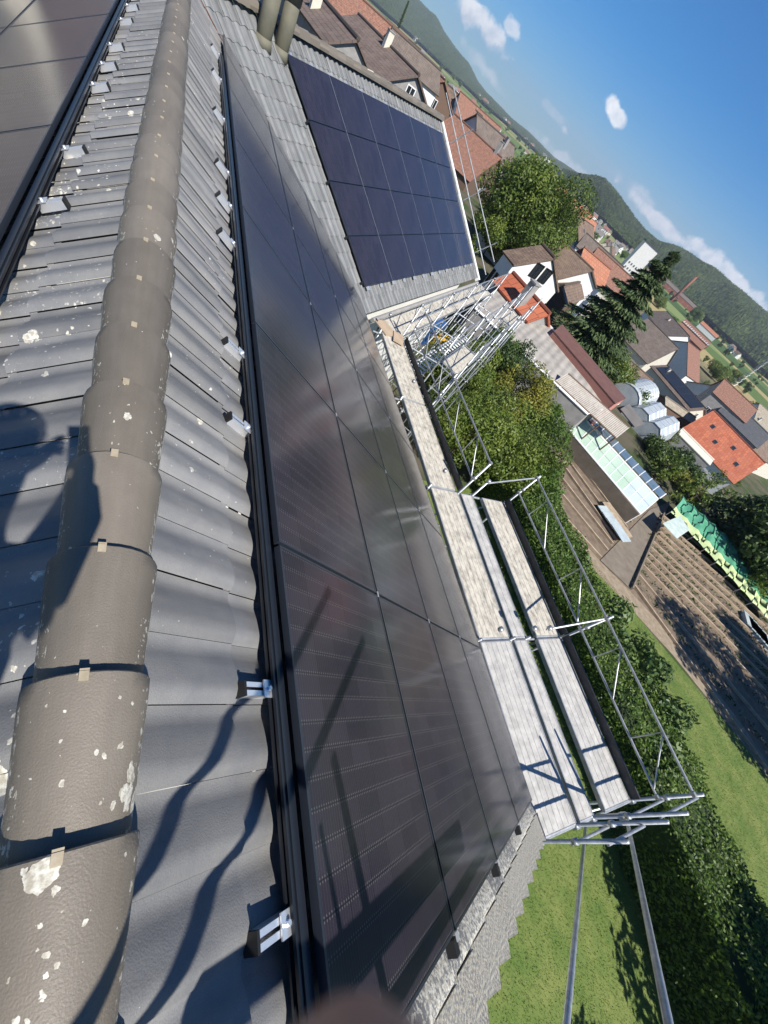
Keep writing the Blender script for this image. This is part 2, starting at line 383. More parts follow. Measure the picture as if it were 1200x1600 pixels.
# valley between the right slope and the wing slope
_An = np.array([NW, WN, [0, 0, 1]])
def valley(z, o=0.0): return np.linalg.solve(_An, [TO + o, WN @ WO + TO + o, z])
VDIR = unit(valley(-3) - valley(0.3))
VN = unit(np.cross(VDIR, (0, 0, 1)));  VN = VN if VN[0] > 0 else -VN           # horizontal normal, pointing beyond the valley
VP0 = valley(0)

HZ = -9.0
house = empty('house', (4, .69, HZ), 'large tiled house under the viewer, grey ribbed roof with ridge, valley and angled wing', 'house')
rc = [(-.735, -.22)] + [(-.22 + PITCH * k, -.22 + PITCH * (k + 1)) for k in range(15)]
def lich_r(x, s, r):
    if x < -1.82: return 1.6 + .2 * r
    return .42 + .25 * r if s < .0 else .5
tile_roof('right_roof_slope', lambda x, s, o: R(x, s, TO + o), -2.022, 11.5, rc, house, M_TILE, lich_r, clip=[(VP0 + VN * .02, VN)], ph0=-.04)
# verge tiles: shaped ends that drop over the gable edge
vm = MB()
for k in range(16):
    s0 = -.58 + PITCH * k - .0; s1 = s0 + PITCH + .03
    a0, a1 = -2.30, -2.030
    z0, z1 = TO + .002, TO + .026
    vm.prism([R(a0 + .055, s0, z0), R(a1, s0, z0), R(a1, s1, z1), R(a0 + .03, s1, z1), R(a0 - .015, s1 - .05, z1), R(a0 + .04, s0 + .07, z0)], NW * .012)
    vm.prism([R(a1, s0, z0), R(-1.99, s0, z0), R(-1.99, s0 + .10, z0 + .007), R(a1, s0 + .10, z0 + .007)], NW * .010)
M_VERGE = M_TILE.copy(); M_VERGE.name = 'lichened_verge'
for n_ in M_VERGE.node_tree.nodes:
    if n_.type == 'VALTORGB' and abs(n_.color_ramp.elements[0].position - .4) < 1e-3: n_.color_ramp.elements[0].color = (.24, .215, .165, 1); n_.color_ramp.elements[1].color = (.40, .375, .31, 1)
    if n_.type == 'TEX_NOISE' and abs(n_.inputs['Scale'].default_value - 38) < .1: n_.inputs['Scale'].default_value = 55
ob = vm.build('verge_tile', M_VERGE, house)
vm = MB(); vm.box(R(-2.08, 2.3, TO - .030), (1, 0, 0), SW, NW, .19, 2.95, .010); vm.build('underlay', M_TOE, house)
def add_attr(o, **kw):
    for k, v in kw.items():
        a = o.data.attributes.new(k, 'FLOAT', 'FACE'); a.data.foreach_set('value', [v() if callable(v) else v for _ in o.data.polygons])
add_attr(ob, tint=lambda: random.random(), lichen=1.74)
lcs = [(-.04, .52)] + [(.52 + PITCH * k, .52 + PITCH * (k + 1)) for k in range(15)]
def lich_l(x, s, r): return (1.45 if x < 3.5 else 1.15) * (.9 + .2 * r)
tile_roof('left_roof_slope', lambda x, s, o: Lf(x, s, o), -2.3, 14.0, lcs, house, M_TILE, lich_l, ph0=.07)
# ridge caps
def cap(xf, k):
    n = 14; mb = MB(); L = .392; xn = xf - L
    rings = []
    for (x, wd, hg, zz) in ((xf, .147, .165, .2385), (xf - .004, .150, .169, .238), (xf - .05, .149, .168, .236), (xf - .2, .139, .158, .228), (xn, .127, .146, .220)):
        rings.append([A(x, YR - wd * math.cos(math.pi * i / n) * (1.0), zz + hg * math.sin(math.pi * i / n) ** .9) for i in range(n + 1)])
    yy = random.uniform(-.004, .004); zj = random.uniform(-.002, .002)
    rings = [[p + A(0, yy, zj) for p in r] for r in rings]
    inner = [[A(p[0], YR + (p[1] - YR) * .87, p[2] - .016) for p in r] for r in rings]
    for a, b in zip(rings[:-1], rings[1:]):
        for i in range(n): mb.face([a[i], a[i + 1], b[i + 1], b[i]], [(i * .035 + k * 3.1, p) for p in (0, 0, 0, 0)] and [(i * .035 + k * 3.17, a[i][0]), ((i + 1) * .035 + k * 3.17, a[i][0]), ((i + 1) * .035 + k * 3.17, b[i][0]), (i * .035 + k * 3.17, b[i][0])])
    for r, q in ((rings[0], inner[0]), (rings[-1], inner[-1])):
        for i in range(n): mb.face([r[i], q[i], q[i + 1], r[i + 1]])
    o = mb.build('ridge_tile', M_CAP, house, smooth=True)
    bm = bmesh.new(); bm.from_mesh(o.data); bmesh.ops.remove_doubles(bm, verts=bm.verts, dist=.0003)
    bmesh.ops.recalc_face_normals(bm, faces=bm.faces)
    for e in bm.edges:
        if len(e.link_faces) == 2 and e.calc_face_angle(0) > math.radians(40): e.smooth = False
    bm.to_mesh(o.data); bm.free()
    # lichen crust gathers along the long edges
    a = o.data.attributes.new('tint', 'FLOAT', 'FACE'); tv = random.random(); a.data.foreach_set('value', [tv] * len(o.data.polygons))
    lv = []
    for p in o.data.polygons:
        z = p.center.z + HZ
        lv.append(1.82 if z < .275 else (1.58 if z < .31 else (1.0 if k < 5 else .7)))
    a = o.data.attributes.new('lichen', 'FLOAT', 'FACE'); a.data.foreach_set('value', lv)
    c = MB(); c.box((xf - .012, YR + .012 + yy, .4085 + zj), (1, 0, 0), (0, 1, 0), (0, 0, 1), .012, .0105, .0025)
    c.box((xf + .004, YR + .012 + yy, .398 + zj), (1, 0, 0), (0, 1, 0), (0, 0, 1), .0025, .0105, .012)
    cl = c.build('clip', M_CLIP, house); cl.parent = o
    return o
for k in range(-2, 30): cap(-1.018 + .366 * k, k + 2)

# mortar bedding / fascia under the ridge so nothing shows through
mb = MB(); mb.prism([(-2.28, YR - .10, ZR - .13), (-2.28, YR + .10, ZR - .13), (-2.28, YR, ZR - .02)], (15.5, 0, 0)); mb.build('ridge_batten', M_WOODW, house)
# walls and eave board of the main wing
mb = MB()
ye = -3.95
mb.prism([(-1.95, ye, HZ), (-1.95, 5.3, HZ), (-1.95, 5.3, -2.9), (-1.95, YR, .02), (-1.95, ye, -3.10)], (12.0, 0, 0))
mb.build('wall', M_WHITE, house)
mb = MB(); mb.tube(R(-2.25, 5.28, TO - .06), R(8.75, 5.28, TO - .06), .055, 10); mb.build('gutter', M_GREYW, house)

# ---- the wing
M_WHP = M_TRIM
wc = [(-5.18 + PITCH * k, -5.18 + PITCH * (k + 1)) for k in range(16)]                         # in terms of -r
clipw = [(VP0 + VN * .0, -VN)]
tile_roof('wing_roof_slope', lambda x, s, o: W(x, -s, TO + o), -6.6, 10.35, wc, house, M_TILEW, lambda x, s, r: (1.5 if (s > -5.0 and s < -4.7 and 0 < x < 1.1) else .35), clip=clipw)
mb = MB()
RT = 5.30
for k in range(40):                                            # round ridge caps on the wing
    u0 = 10.4 - .40 * k
    if u0 < -4.4: break
    n = 8; pr = []
    for (u, rr) in ((u0, .135), (u0 - .42, .118)):
        cc = W(u, RT - .10, TO + .03); hx = unit(np.cross(WA, (0, 0, 1)))
        pr.append([cc + hx * rr * math.cos(math.pi * i / n) + A(0, 0, rr * 1.1 * math.sin(math.pi * i / n)) for i in range(n + 1)])
    for i in range(n): mb.face([pr[0][i], pr[0][i + 1], pr[1][i + 1], pr[1][i]], [(i * .03, k * .4)] * 4)
    mb.face(pr[0])
ob = mb.build('wing_ridge', M_CAP, house, smooth=True); add_attr(ob, tint=lambda: random.random(), lichen=.6)
bh = unit(A(WB[0], WB[1], 0))                                  # horizontally outwards from the wing eave
def WE(u, o, z): return A(*(WO + u * WA + o * bh)[:2], z)      # o outwards from the array's lower edge
mb = MB()
rz = W(0, RT, TO)[2]; dr = 4.33
mb.prism([WE(-2, .0, HZ), WE(-2, 0, -2.95), WE(-2, -dr, .12), WE(-2, -2 * dr - .6, -3.4), WE(-2, -2 * dr - .6, HZ)], WA * 12.0); mb.build('wing_wall', M_WHITE, house)
mb = MB(); mb.prism([W(0, RT, TO - .02), W(0, RT, TO - .1), WE(0, -2 * dr - .8, -3.6), WE(0, -2 * dr - .8, -3.5)], WA * 10.3); o_ = mb.build('wing_back_roof', M_TILEW, house); add_attr(o_, tint=.5, lichen=.3)
mb = MB()                                                      # white verge board and eave gutter of the wing
mb.box(W(10.42, 2.32, TO - .02), WA, WB, WN, .055, 3.02, .10); mb.build('verge_board', M_TRIM, house)
mb = MB(); mb.tube(W(.1, -.78, TO - .05), W(10.4, -.78, TO - .05), .06, 10); mb.build('wing_gutter', M_GREYW, house)
# valley flashing with moss and broken tile edges
M_MOSS = mat('valley_moss', (.16, .055, .03), (.06, .05, .035), 25, rough=.95, bump=.8)
mb = MB()
for k in range(60):
    z = .25 - k * .055; p = valley(z) + VN * random.uniform(.0, .06); r = random.uniform(.012, .03)
    mb.box(p + A(0, 0, .02), VDIR, VN, (0, 0, 1), .05, r, .018)
mb.build('valley_debris', M_MOSS, house)
mb = MB(); mb.prism([valley(.3, .015) - VN * .07, valley(-3, .015) - VN * .07, valley(-3, .015) + VN * .05, valley(.3, .015) + VN * .05], (0, 0, .004)); mb.build('valley_flashing', M_GREYW, house)

# chimney pipes through the wing roof
M_PIPE = mat('fibre_cement_pipe', (.150, .140, .095), (.105, .10, .075), 2.5, rough=.75, bump=.1)
for (u, v), (u2, v2), lab in (((411, 62), (412, -30), 'weathered olive flue pipe on the wing roof, nearer the main ridge'), ((438, 80), (446, -30), 'weathered olive flue pipe on the wing roof, next to the solar array')):
    d = ray(u, v); nrm = WN; c0 = nrm @ (WO + nrm * TO); P = C + d * ((c0 - nrm @ C) / (nrm @ d))
    t = empty('flue_pipe', P, lab, 'flue pipe', 'flue pipes on the wing roof')
    mb = MB(); mb.tube(P - A(0, 0, .3), P + A(0, 0, 1.1), .155, 24); mb.build('lower_pipe', M_PIPE, t, smooth=False)
    mb = MB(); mb.tube(P + A(0, 0, .75), P + A(0, 0, 2.3), .170, 24); mb.build('upper_pipe', M_PIPE, t)
    mb = MB(); mb.tube(P + A(0, 0, -.12), P + A(0, 0, .06), .21, 20, r1=.162); mb.build('flashing_collar', M_PIPE, t)
    for ch in t.children:
        for p in ch.data.polygons: p.use_smooth = abs(p.normal.z) < .9

# ------------------------------------------------------------------ solar panels
def panel_mat(name, glow=1.0):
    m = bpy.data.materials.new(name); m.use_nodes = True; t = m.node_tree; bs = t.nodes['Principled BSDF']
    tc = N(t, 'ShaderNodeTexCoord'); sp = N(t, 'ShaderNodeSeparateXYZ'); t.links.new(tc.outputs['UV'], sp.inputs[0])
    u, v = sp.outputs[0], sp.outputs[1]                        # cells: u 0..18, v 0..6
    fu = wmath('FRACT', u, t=t); fv = wmath('FRACT', v, t=t)
    du = wmath('SUBTRACT', .5, wmath('ABSOLUTE', wmath('SUBTRACT', fu, .5, t=t), t=t), t=t)     # distance to a cell edge
    dv = wmath('SUBTRACT', .5, wmath('ABSOLUTE', wmath('SUBTRACT', fv, .5, t=t), t=t), t=t)
    gap = wmath('MAXIMUM', wmath('LESS_THAN', du, .012, t=t), wmath('LESS_THAN', dv, .007, t=t), t=t)
    fb = wmath('FRACT', wmath('MULTIPLY', v, 11.0, t=t), t=t)
    bus = wmath('LESS_THAN', wmath('ABSOLUTE', wmath('SUBTRACT', fb, .5, t=t), t=t), .045, t=t)
    pad = wmath('MULTIPLY', wmath('LESS_THAN', wmath('ABSOLUTE', wmath('SUBTRACT', fb, .5, t=t), t=t), .15, t=t),
                wmath('MULTIPLY', wmath('LESS_THAN', du, .095, t=t), wmath('GREATER_THAN', du, .035, t=t), t=t), t=t)
    ln = wmath('ADD', wmath('MULTIPLY', bus, .10, t=t), wmath('MULTIPLY', pad, .24, t=t), clamp=True, t=t)
    cellf = N(t, 'ShaderNodeTexWhiteNoise', noise_dimensions='2D')
    fl = N(t, 'ShaderNodeVectorMath', operation='FLOOR'); t.links.new(tc.outputs['UV'], fl.inputs[0]); t.links.new(fl.outputs[0], cellf.inputs['Vector'])
    c0 = N(t, 'ShaderNodeMix', data_type='RGBA'); c0.inputs[6].default_value = (.014, .0112, .018, 1); c0.inputs[7].default_value = (.024, .0195, .028, 1)
    t.links.new(cellf.outputs['Value'], c0.inputs[0])
    c1 = N(t, 'ShaderNodeMix', data_type='RGBA'); t.links.new(gap, c1.inputs[0]); t.links.new(c0.outputs[2], c1.inputs[6]); c1.inputs[7].default_value = (.004, .004, .005, 1)
    c2 = N(t, 'ShaderNodeMix', data_type='RGBA'); t.links.new(ln, c2.inputs[0]); t.links.new(c1.outputs[2], c2.inputs[6]); c2.inputs[7].default_value = (.30, .29, .28, 1)
    t.links.new(c2.outputs[2], bs.inputs['Base Color'])
    bs.inputs['Roughness'].default_value = .42; bs.inputs['Specular IOR Level'].default_value = .2
    bs.inputs['Coat Weight'].default_value = 1.0; bs.inputs['Coat Roughness'].default_value = .13; bs.inputs['Coat IOR'].default_value = 1.34
    n = N(t, 'ShaderNodeTexNoise'); n.inputs['Scale'].default_value = 1.0; n.inputs['Detail'].default_value = 3
    mp = N(t, 'ShaderNodeMapping'); mp.inputs['Scale'].default_value = (.6, 25, 1); t.links.new(tc.outputs['UV'], mp.inputs[0]); t.links.new(mp.outputs[0], n.inputs['Vector'])
    bp = N(t, 'ShaderNodeBump'); bp.inputs['Strength'].default_value = .10; bp.inputs['Distance'].default_value = .002
    t.links.new(n.outputs[0], bp.inputs['Height']); t.links.new(bp.outputs[0], bs.inputs['Coat Normal'])
    return m
M_PV = panel_mat('solar_cells')
ORD = ['first', 'second', 'third', 'fourth', 'fifth', 'sixth', 'seventh', 'eighth']
def clip_poly(P, co, no):                                      # keep the side where (p-co).no <= 0
    out = []
    for i in range(len(P)):
        a, b = P[i], P[(i + 1) % len(P)]; da = (a[0] - co) @ no; db = (b[0] - co) @ no
        if da <= 0: out.append(a)
        if da * db < 0:
            k = da / (da - db); out.append((a[0] + (b[0] - a[0]) * k, (a[1][0] + (b[1][0] - a[1][0]) * k, a[1][1] + (b[1][1] - a[1][1]) * k)))
    return out
def panel(P, x0, y0, L, H, label, group, clip=None, extra=None):
    """P(x, y, o): world; panel spans x0..x0+L, y0..y0+H, glass at o=0."""
    g = .010; f = .013
    poly = [(P(x, y, 0), uv) for x, y, uv in ((x0 + g, y0 + g, 0), (x0 + L - g, y0 + g, 0), (x0 + L - g, y0 + H - g, 0), (x0 + g, y0 + H - g, 0))]
    poly = [(p, (x, y)) for (p, _), (x, y) in zip(poly, ((x0 + g, y0 + g), (x0 + L - g, y0 + g), (x0 + L - g, y0 + H - g), (x0 + g, y0 + H - g)))]
    if clip: poly = clip_poly(poly, *clip)
    if len(poly) < 3: return None
    loc = sum(p for p, _ in poly) / len(poly)
    t = empty('solar_panel', loc, label, 'solar panel', group)
    nrm = unit(np.cross(poly[1][0] - poly[0][0], poly[2][0] - poly[0][0])); nrm = nrm if nrm[2] > 0 else -nrm
    cen2 = (sum(q[1][0] for q in poly) / len(poly), sum(q[1][1] for q in poly) / len(poly))
    # inset polygon for the glass
    pts = [p for p, _ in poly]; n = len(pts); ins = []
    for i in range(n):
        e0 = unit(pts[i] - pts[i - 1]); e1 = unit(pts[(i + 1) % n] - pts[i])
        n0 = np.cross(nrm, e0); n1 = np.cross(nrm, e1)
        if n0 @ (loc - pts[i]) < 0: n0 = -n0
        if n1 @ (loc - pts[i]) < 0: n1 = -n1
        d = n0 + n1; d = d / max(.35, (d @ n0)); ins.append(pts[i] + d * f)
    X = P(1, 0, 0) - P(0, 0, 0); Y = P(0, 1, 0) - P(0, 0, 0); O = P(x0, y0, 0)
    mb = MB(); mb.face([p - nrm * .0015 for p in ins], [(((p - O) @ X - .023) / (L - .046) * 18, ((p - O) @ Y - .023) / (H - .046) * 6) for p in ins])
    ob = mb.build('glass', M_PV, t, fix=False)
    if ob.data.polygons[0].normal.z < 0: ob.data.flip_normals()
    mb = MB()
    for i in range(n):
        a, b, c, d = pts[i], pts[(i + 1) % n], ins[(i + 1) % n], ins[i]
        mb.face([a, b, c, d]); mb.face([d - nrm * .0015, c - nrm * .0015, c, d][::1])
        mb.face([a, a - nrm * .034, b - nrm * .034, b])
    mb.face([p - nrm * .034 for p in pts])
    mb.build('frame', M_FRAME, t)
    return t
LP, WP = 1.822, 1.154
vclip = (valley(0, .13) - VN * .17, VN)
for j in range(4):
    for i in range(7):
        panel(lambda x, y, o: R(x, y, o), LP * (i - 1), WP * j, LP, WP,
              'black solar panel, near right array, %s row below ridge, %s from the gable' % (ORD[j], ORD[i]),
              'solar panels on the right roof slope', vclip)
for j in range(3):
    for i in range(7):
        x0 = -.264 + LP * i
        if j == 0 and i == 0: continue
        if i == 0: continue
        panel(lambda x, y, o: Lf(x, y, o + .13), x0, .72 + WP * j, LP, WP,
              'dark solar panel on the left roof slope, %s row from ridge, %s column' % (ORD[j], ORD[i - 1]), 'solar panels on the left roof slope')
for j in range(4):
    for i in range(6):
        panel(lambda x, y, o: W(x, y, o), .0 + 1.635 * i, WP * j, 1.635, WP,
              'blue-black solar panel on the wing, %s row above its eave, %s from the valley' % (ORD[j], ORD[i]), 'solar panels on the wing roof')
# mounting rails (things the panels rest on)
def rails(name, P, x0, x1, s, label, top=-.036):
    mb = MB(); ax = P(1, 0, 0) - P(0, 0, 0); ay = P(0, 1, 0) - P(0, 0, 0); az = P(0, 0, 1) - P(0, 0, 0)
    mb.box(P((x0 + x1) / 2, s, top - .024), ax, ay, az, (x1 - x0) / 2, .021, .024)
    mb.box(P((x0 + x1) / 2, s - .030, top - .012), ax, ay, az, (x1 - x0) / 2, .008, .006)
    mb.box(P((x0 + x1) / 2, s - .030, top - .034), ax, ay, az, (x1 - x0) / 2, .012, .004)
    return tag(mb.build(name, M_BLK, None), label, 'rail', 'mounting rails under the solar panels')
rails('mounting_rail', R, -1.95, 8.75, -.033, 'black mounting rail along the upper edge of the near right solar array')
rails('mounting_rail', lambda x, s, o: Lf(x, s, o + .13), -.2, 12.6, .685, 'black mounting rail along the upper edge of the left solar array')
for j in (1, 2, 3): rails('mounting_rail', R, -1.84, 8.6 - 1.3 * j, WP * j, 'black mounting rail showing at the %s row joint of the near array' % ORD[j - 1], top=-.012 - .024)
for j in (1, 2, 3): rails('mounting_rail', lambda x, s, o: W(x, s, o), -.03, 9.8, WP * j, 'black mounting rail of the wing array, %s joint up from the eave' % ORD[j - 1])
rails('mounting_rail', lambda x, s, o: W(x, s, o), -.03, 9.8, .12, 'black mounting rail under the lowest row of the wing array')
for i in range(1, 6):
    mb = MB(); mb.box(W(1.635 * i, WP * 2, -.006), WA, WB, WN, .0055, WP * 2 - .01, .006)
    tag(mb.build('joint_strip', M_GALV, None), 'thin silver strip between panel columns of the wing array, %s from the valley' % ORD[i - 1], 'rail', 'silver strips between the wing panels')
# end clamps at the gable side of the near array
for j in (1, 2, 3):
    t = empty('end_clamp', R(-LP - .02, WP * j, -.02), 'small metal clamp with black cap, %s row joint at the gable edge of the array' % ORD[j - 1], 'clamp', 'end clamps along the gable edge')
    mb = MB(); mb.box(R(-LP - .005, WP * j, .006), (1, 0, 0), SW, NW, .018, .018, .003); mb.build('clamp_plate', M_ALU, t)
    mb = MB(); mb.box(R(-LP - .045, WP * j, -.035), (1, 0, 0), SW, NW, .032, .026, .026); mb.build('end_cap', M_RUB, t)
# small mid clamps at joints
cl0 = None
k = 0
for j in (1, 2, 3):
    for i in range(0, 4):
        mb = MB(); mb.box(R(LP * i, WP * j - .001, .004), (1, 0, 0), SW, NW, .020, .007, .003)
        tag(mb.build('mid_clamp', M_ALU, None), 'tiny metal clamp at the panel joint, %s row joint, %s column joint from the gable' % (ORD[j - 1], ORD[i]), 'clamp', 'mid clamps between the near panels')
# roof hooks
def hook(P, x, s0, label, near, rot=1):
    """channel runs down the slope from s0 to s0+.16; P(x,s,o)"""
    ax = P(1, 0, 0) - P(0, 0, 0); ay = P(0, 1, 0) - P(0, 0, 0); az = P(0, 0, 1) - P(0, 0, 0)
    t = empty('roof_hook', P(x, s0 + .08, -.07), label, 'roof hook', 'metal roof hooks along the mounting rails')
    mb = MB(); h = .045
    mb.box(P(x, s0 + .075, -.112), ax, ay, az, .024, .078, .003)
    for d in (-1, 1):
        mb.box(P(x + d * .022, s0 + .075, -.090), ax, ay, az, .0022, .078, .022)
        mb.box(P(x + d * .015, s0 + .075, -.068), ax, ay, az, .0090, .078, .002)
    mb.build('channel', M_ALU, t)
    mb = MB(); mb.box(P(x, s0 - .006, -.090), ax, ay, az, .027, .006, .026); mb.build('end_cap', M_RUB, t)
    mb = MB(); mb.box(P(x, s0 + .118, -.060), ax, ay, az, .033, .026, .003); mb.tube(P(x, s0 + .118, -.06), P(x, s0 + .118, -.046), .009, 8); mb.build('clamp_plate', M_ALU, t)
for i, x in enumerate((-1.367, -.672, .747, 1.413, 2.839, 3.509, 4.241, 5.0, 5.75, 6.5, 7.3, 8.582)):
    if i in (7, 9): continue
    hook(R, x, -.205, 'bright metal roof hook under the right array rail, %s from the camera' % (ORD + ['ninth', 'tenth', 'eleventh', 'twelfth'])[i], i < 2)
for i, x in enumerate((2.281, 3.105, 4.577, 5.223, 5.94, 7.1, 7.9, 8.6)):
    hook(lambda a, s, o: Lf(a, s, o + .13), x, .515, 'bright metal roof hook by the left array rail, %s from the camera' % ORD[i], False)
for i in range(13):                                            # feet showing along the upper and lower edges of the wing array
    for r_, nm in ((WP * 4 + .03, 'upper'), (-.04, 'lower')):
        mb = MB(); mb.box(W(.2 + i * .78, r_, -.05), WA, WB, WN, .04, .045, .022)
        tag(mb.build('roof_hook', M_ALU, None), 'small bright bracket on the %s edge of the wing array, number %s from the valley' % (nm, (ORD + ['ninth', 'tenth', 'eleventh', 'twelfth', 'thirteenth'])[i]), 'roof hook', 'brackets along the wing array')

# ------------------------------------------------------------------ scaffolding along the right eave
th = math.radians(-2.0); SU = A(math.cos(th), math.sin(th), 0); SV = A(math.sin(th), -math.cos(th), 0)
SV = A(math.sin(th) * 1.0, -math.cos(th), 0)                   # outwards
ZD = -3.05
def S(x, y, z=ZD): return A(-2.33, -4.25, z) + x * SU + y * SV
def coupler(mb, p, r=.045): mb.box(p, (1, 0, 0), (0, 1, 0), (0, 0, 1), r * .8, r * .8, r * .7)
def deck(parent, F, x0, x1, y0, y1, z, m, frame=M_GALV):
    """F(x, y, z) -> world"""
    ax = F(1, 0, 0) - F(0, 0, 0); ay = F(0, 1, 0) - F(0, 0, 0)
    mb = MB(); mb.box(F((x0 + x1) / 2, (y0 + y1) / 2, z - .012), ax, ay, (0, 0, 1), (x1 - x0) / 2 - .04, (y1 - y0) / 2 - .022, .012)
    nr = max(2, int((y1 - y0) / .12))
    for i in range(nr + 1):
        y = y0 + .035 + (y1 - y0 - .07) * i / nr
        mb.box(F((x0 + x1) / 2, y, z + .002), ax, ay, (0, 0, 1), (x1 - x0) / 2 - .05, .010, .003)
    d = mb.build('deck_board', m, parent)
    mb = MB()
    for y in (y0 + .011, y1 - .011): mb.box(F((x0 + x1) / 2, y, z - .03), ax, ay, (0, 0, 1), (x1 - x0) / 2 - .035, .011, .038)
    for x in (x0 + .03, x1 - .03): mb.tube(F(x, y0 + .02, z - .03), F(x, y1 - .02, z - .03), .028, 8)
    f = mb.build('deck_frame', frame, parent); f.parent = d
    return d
sca = empty('scaffold', S(2.6, .8, HZ), 'galvanised scaffold with weathered decks along the right eave below the near array', 'scaffold')
bays = (0.0, 2.57, 5.66)
for i in range(2):
    b0, b1 = bays[i], bays[i + 1]
    al = M_DECKAL if i == 0 else M_DECK
    deck(sca, S, b0, b1, .0, .73, ZD, al); deck(sca, S, b0, b1, .80, 1.14, ZD, al if i == 0 else M_DECKAL); deck(sca, S, b0, b1, 1.42, 2.10, ZD, al if i == 0 else M_DECK)
def sstd(x, y, top, z0=HZ):
    mb = MB(); mb.tube(S(x, y, z0), S(x, y, top), .0245, 12)
    for z in (ZD - .06, ZD - 2.1, ZD + .5): mb.tube(S(x, y, z - .03), S(x, y, z + .03), .040, 10)
    return mb.build('standard', M_GALV, sca, smooth=True)
for x in bays:
    for y, top in ((0.0, -1.85), (.79, -1.80), (1.18, -1.75), (2.25, -2.02)):
        if x == bays[1]:
            if y in (0.0, .79, 1.18): top = ZD + .06
        if x == bays[2]: top = {0.0: ZD + .06, .79: -2.1, 1.18: ZD + .45, 2.25: -2.05}[y]
        sstd(x, y, top)
for x in bays:
    for z, r in ((ZD - .07, .024), (ZD - 2.1, .024), (ZD - 4.1, .024)):
        mb = MB(); mb.tube(S(x, -.02, z), S(x, 2.3, z), r, 10)
        for y in (0, .79, 1.18, 2.25): mb.box(S(x, y, z + .0), SU, SV, (0, 0, 1), .05, .045, .035)
        mb.build('transom', M_GALV, sca)
    mb = MB(); mb.tube(S(x, 1.18, ZD - .08), S(x, 2.22, ZD - .08 + .0), .02, 8); mb.tube(S(x, 1.18, ZD - .65), S(x, 2.2, ZD - .1), .018, 8); mb.build('bracket', M_GALV, sca)
# double guard frames on the outer line
def guard(x0, x1, y, zt, zb, F=S, parent=sca, segs=2):
    mb = MB(); mb.tube(F(x0, y, zt), F(x1, y, zt), .019, 10); mb.tube(F(x0, y, zb), F(x1, y, zb), .019, 10)
    for x in (x0 + .0, x1 - .0): coupler(mb, F(x, y, zt), .036); coupler(mb, F(x, y, zb), .036)
    mb.build('guard_rail', M_GALV, parent)
    L = x1 - x0
    for i in range(segs):
        mb = MB()
        a = x0 + L * (i + .07) / segs; m_ = x0 + L * (i + .62) / segs; b = x0 + L * (i + 1 - .07) / segs
        mb.tube(F(a, y, zb), F(m_, y, zt), .011, 8); mb.tube(F(m_, y, zb), F(m_, y, zt), .010, 8)
        mb.build('rail_brace', M_GALV, parent)
for i in range(2): guard(bays[i] + .02, bays[i + 1] - .02, 2.20, -2.12, -2.66)
for x in bays[:1]:                                              # end guard frame at the gable end
    for y0, y1 in ((.0, .79), (1.18, 2.25)):
        for z in (-2.12, -2.62): mb = MB(); mb.tube(S(x - .03, y0, z), S(x - .03, y1, z), .019, 10); mb.build('end_rail', M_GALV, sca)
for x in bays[1:]:
    mb = MB(); mb.tube(S(x, 1.18, ZD + .42), S(x, 2.25, -2.12), .018, 8); mb.build('end_rail', M_GALV, sca)
def toe(x0, x1, y, F=S, parent=sca, h=.15):
    mb = MB(); mb.box(F((x0 + x1) / 2, y, ZD + h / 2), F(1, 0, 0) - F(0, 0, 0), F(0, 1, 0) - F(0, 0, 0), (0, 0, 1), (x1 - x0) / 2 - .02, .014, h / 2); return mb.build('toe_board', M_TOE, parent)
for i in range(2): toe(bays[i], bays[i + 1], 2.15)
# the far single run up to the valley corner
far = [5.66, 8.23, 10.8, 11.7]
for i in range(2):
    deck(sca, S, far[i], far[i + 1], .02, .70, ZD, M_DECK); toe(far[i], far[i + 1], .76)
    guard(far[i] + .05, far[i + 1] - .05, .84, -2.12, -2.66)
for x in far[1:3]:
    for y in (0, .84):
        sstd(x, y, -2.0 if y else ZD + .05)
    mb = MB(); mb.tube(S(x, -.2, ZD - .08), S(x, 1.0, ZD - .08), .022, 8); mb.build('transom', M_GALV, sca)
# shuttering offcuts lying on the far deck
M_PLY = mat('raw_plywood', (.44, .34, .24), (.36, .27, .18), 4, rough=.8)
for (x, y, a, sx, sy, z, lab) in ((11.0, .18, .4, .30, .22, ZD + .03, 'pale plywood sheet lying at the far end of the scaffold deck'), (10.7, .5, -.3, .26, .15, ZD + .06, 'small brown board beside the plywood sheet on the scaffold deck')):
    mb = MB(); mb.box(S(x, y, z), (math.cos(a), math.sin(a), 0), (-math.sin(a), math.cos(a), 0), (0, 0, 1), sx, sy, .014)
    tag(mb.build('plywood_sheet', M_PLY, None), lab, 'board')

# verge guard rails rising along the gable, and the gable scaffold behind the viewer
vg = empty('gable_scaffold', (-2.5, -1.5, HZ), 'galvanised gable scaffold, its two long rails rising along the roof edge', 'scaffold')
def vr(p0, p1, r=.024, nm='guard_rail'):
    mb = MB(); mb.tube(p0, p1, r, 14); return mb.build(nm, M_GALV, vg, smooth=True)
XR = -2.74
def onX(u, v): d = ray(u, v); return C + d * ((XR - C[0]) / d[0])
ra_, rb_ = onX(915, 1289), onX(885, 1600); rd_ = rb_ - ra_; vr(ra_ - rd_ * .03, ra_ + rd_ * 1.35)
vr((XR, ra_[1], ra_[2]), (-2.36, ra_[1], ra_[2]), .022, 'bracket')
k_ = (-.38 + 2.67) / (-1.92 + 5.53); vr((-2.45, -5.60, -2.71), (-2.45, .10, -2.71 + k_ * 5.70))
mb = MB(); coupler(mb, A(-2.40, -5.43, -3.25), .06); coupler(mb, A(-2.40, -5.53, -2.70), .06); mb.box((-2.37, -5.45, -2.98), (1, 0, 0), (0, 1, 0), (0, 0, 1), .025, .03, .3); mb.build('coupler', M_GALV, vg)
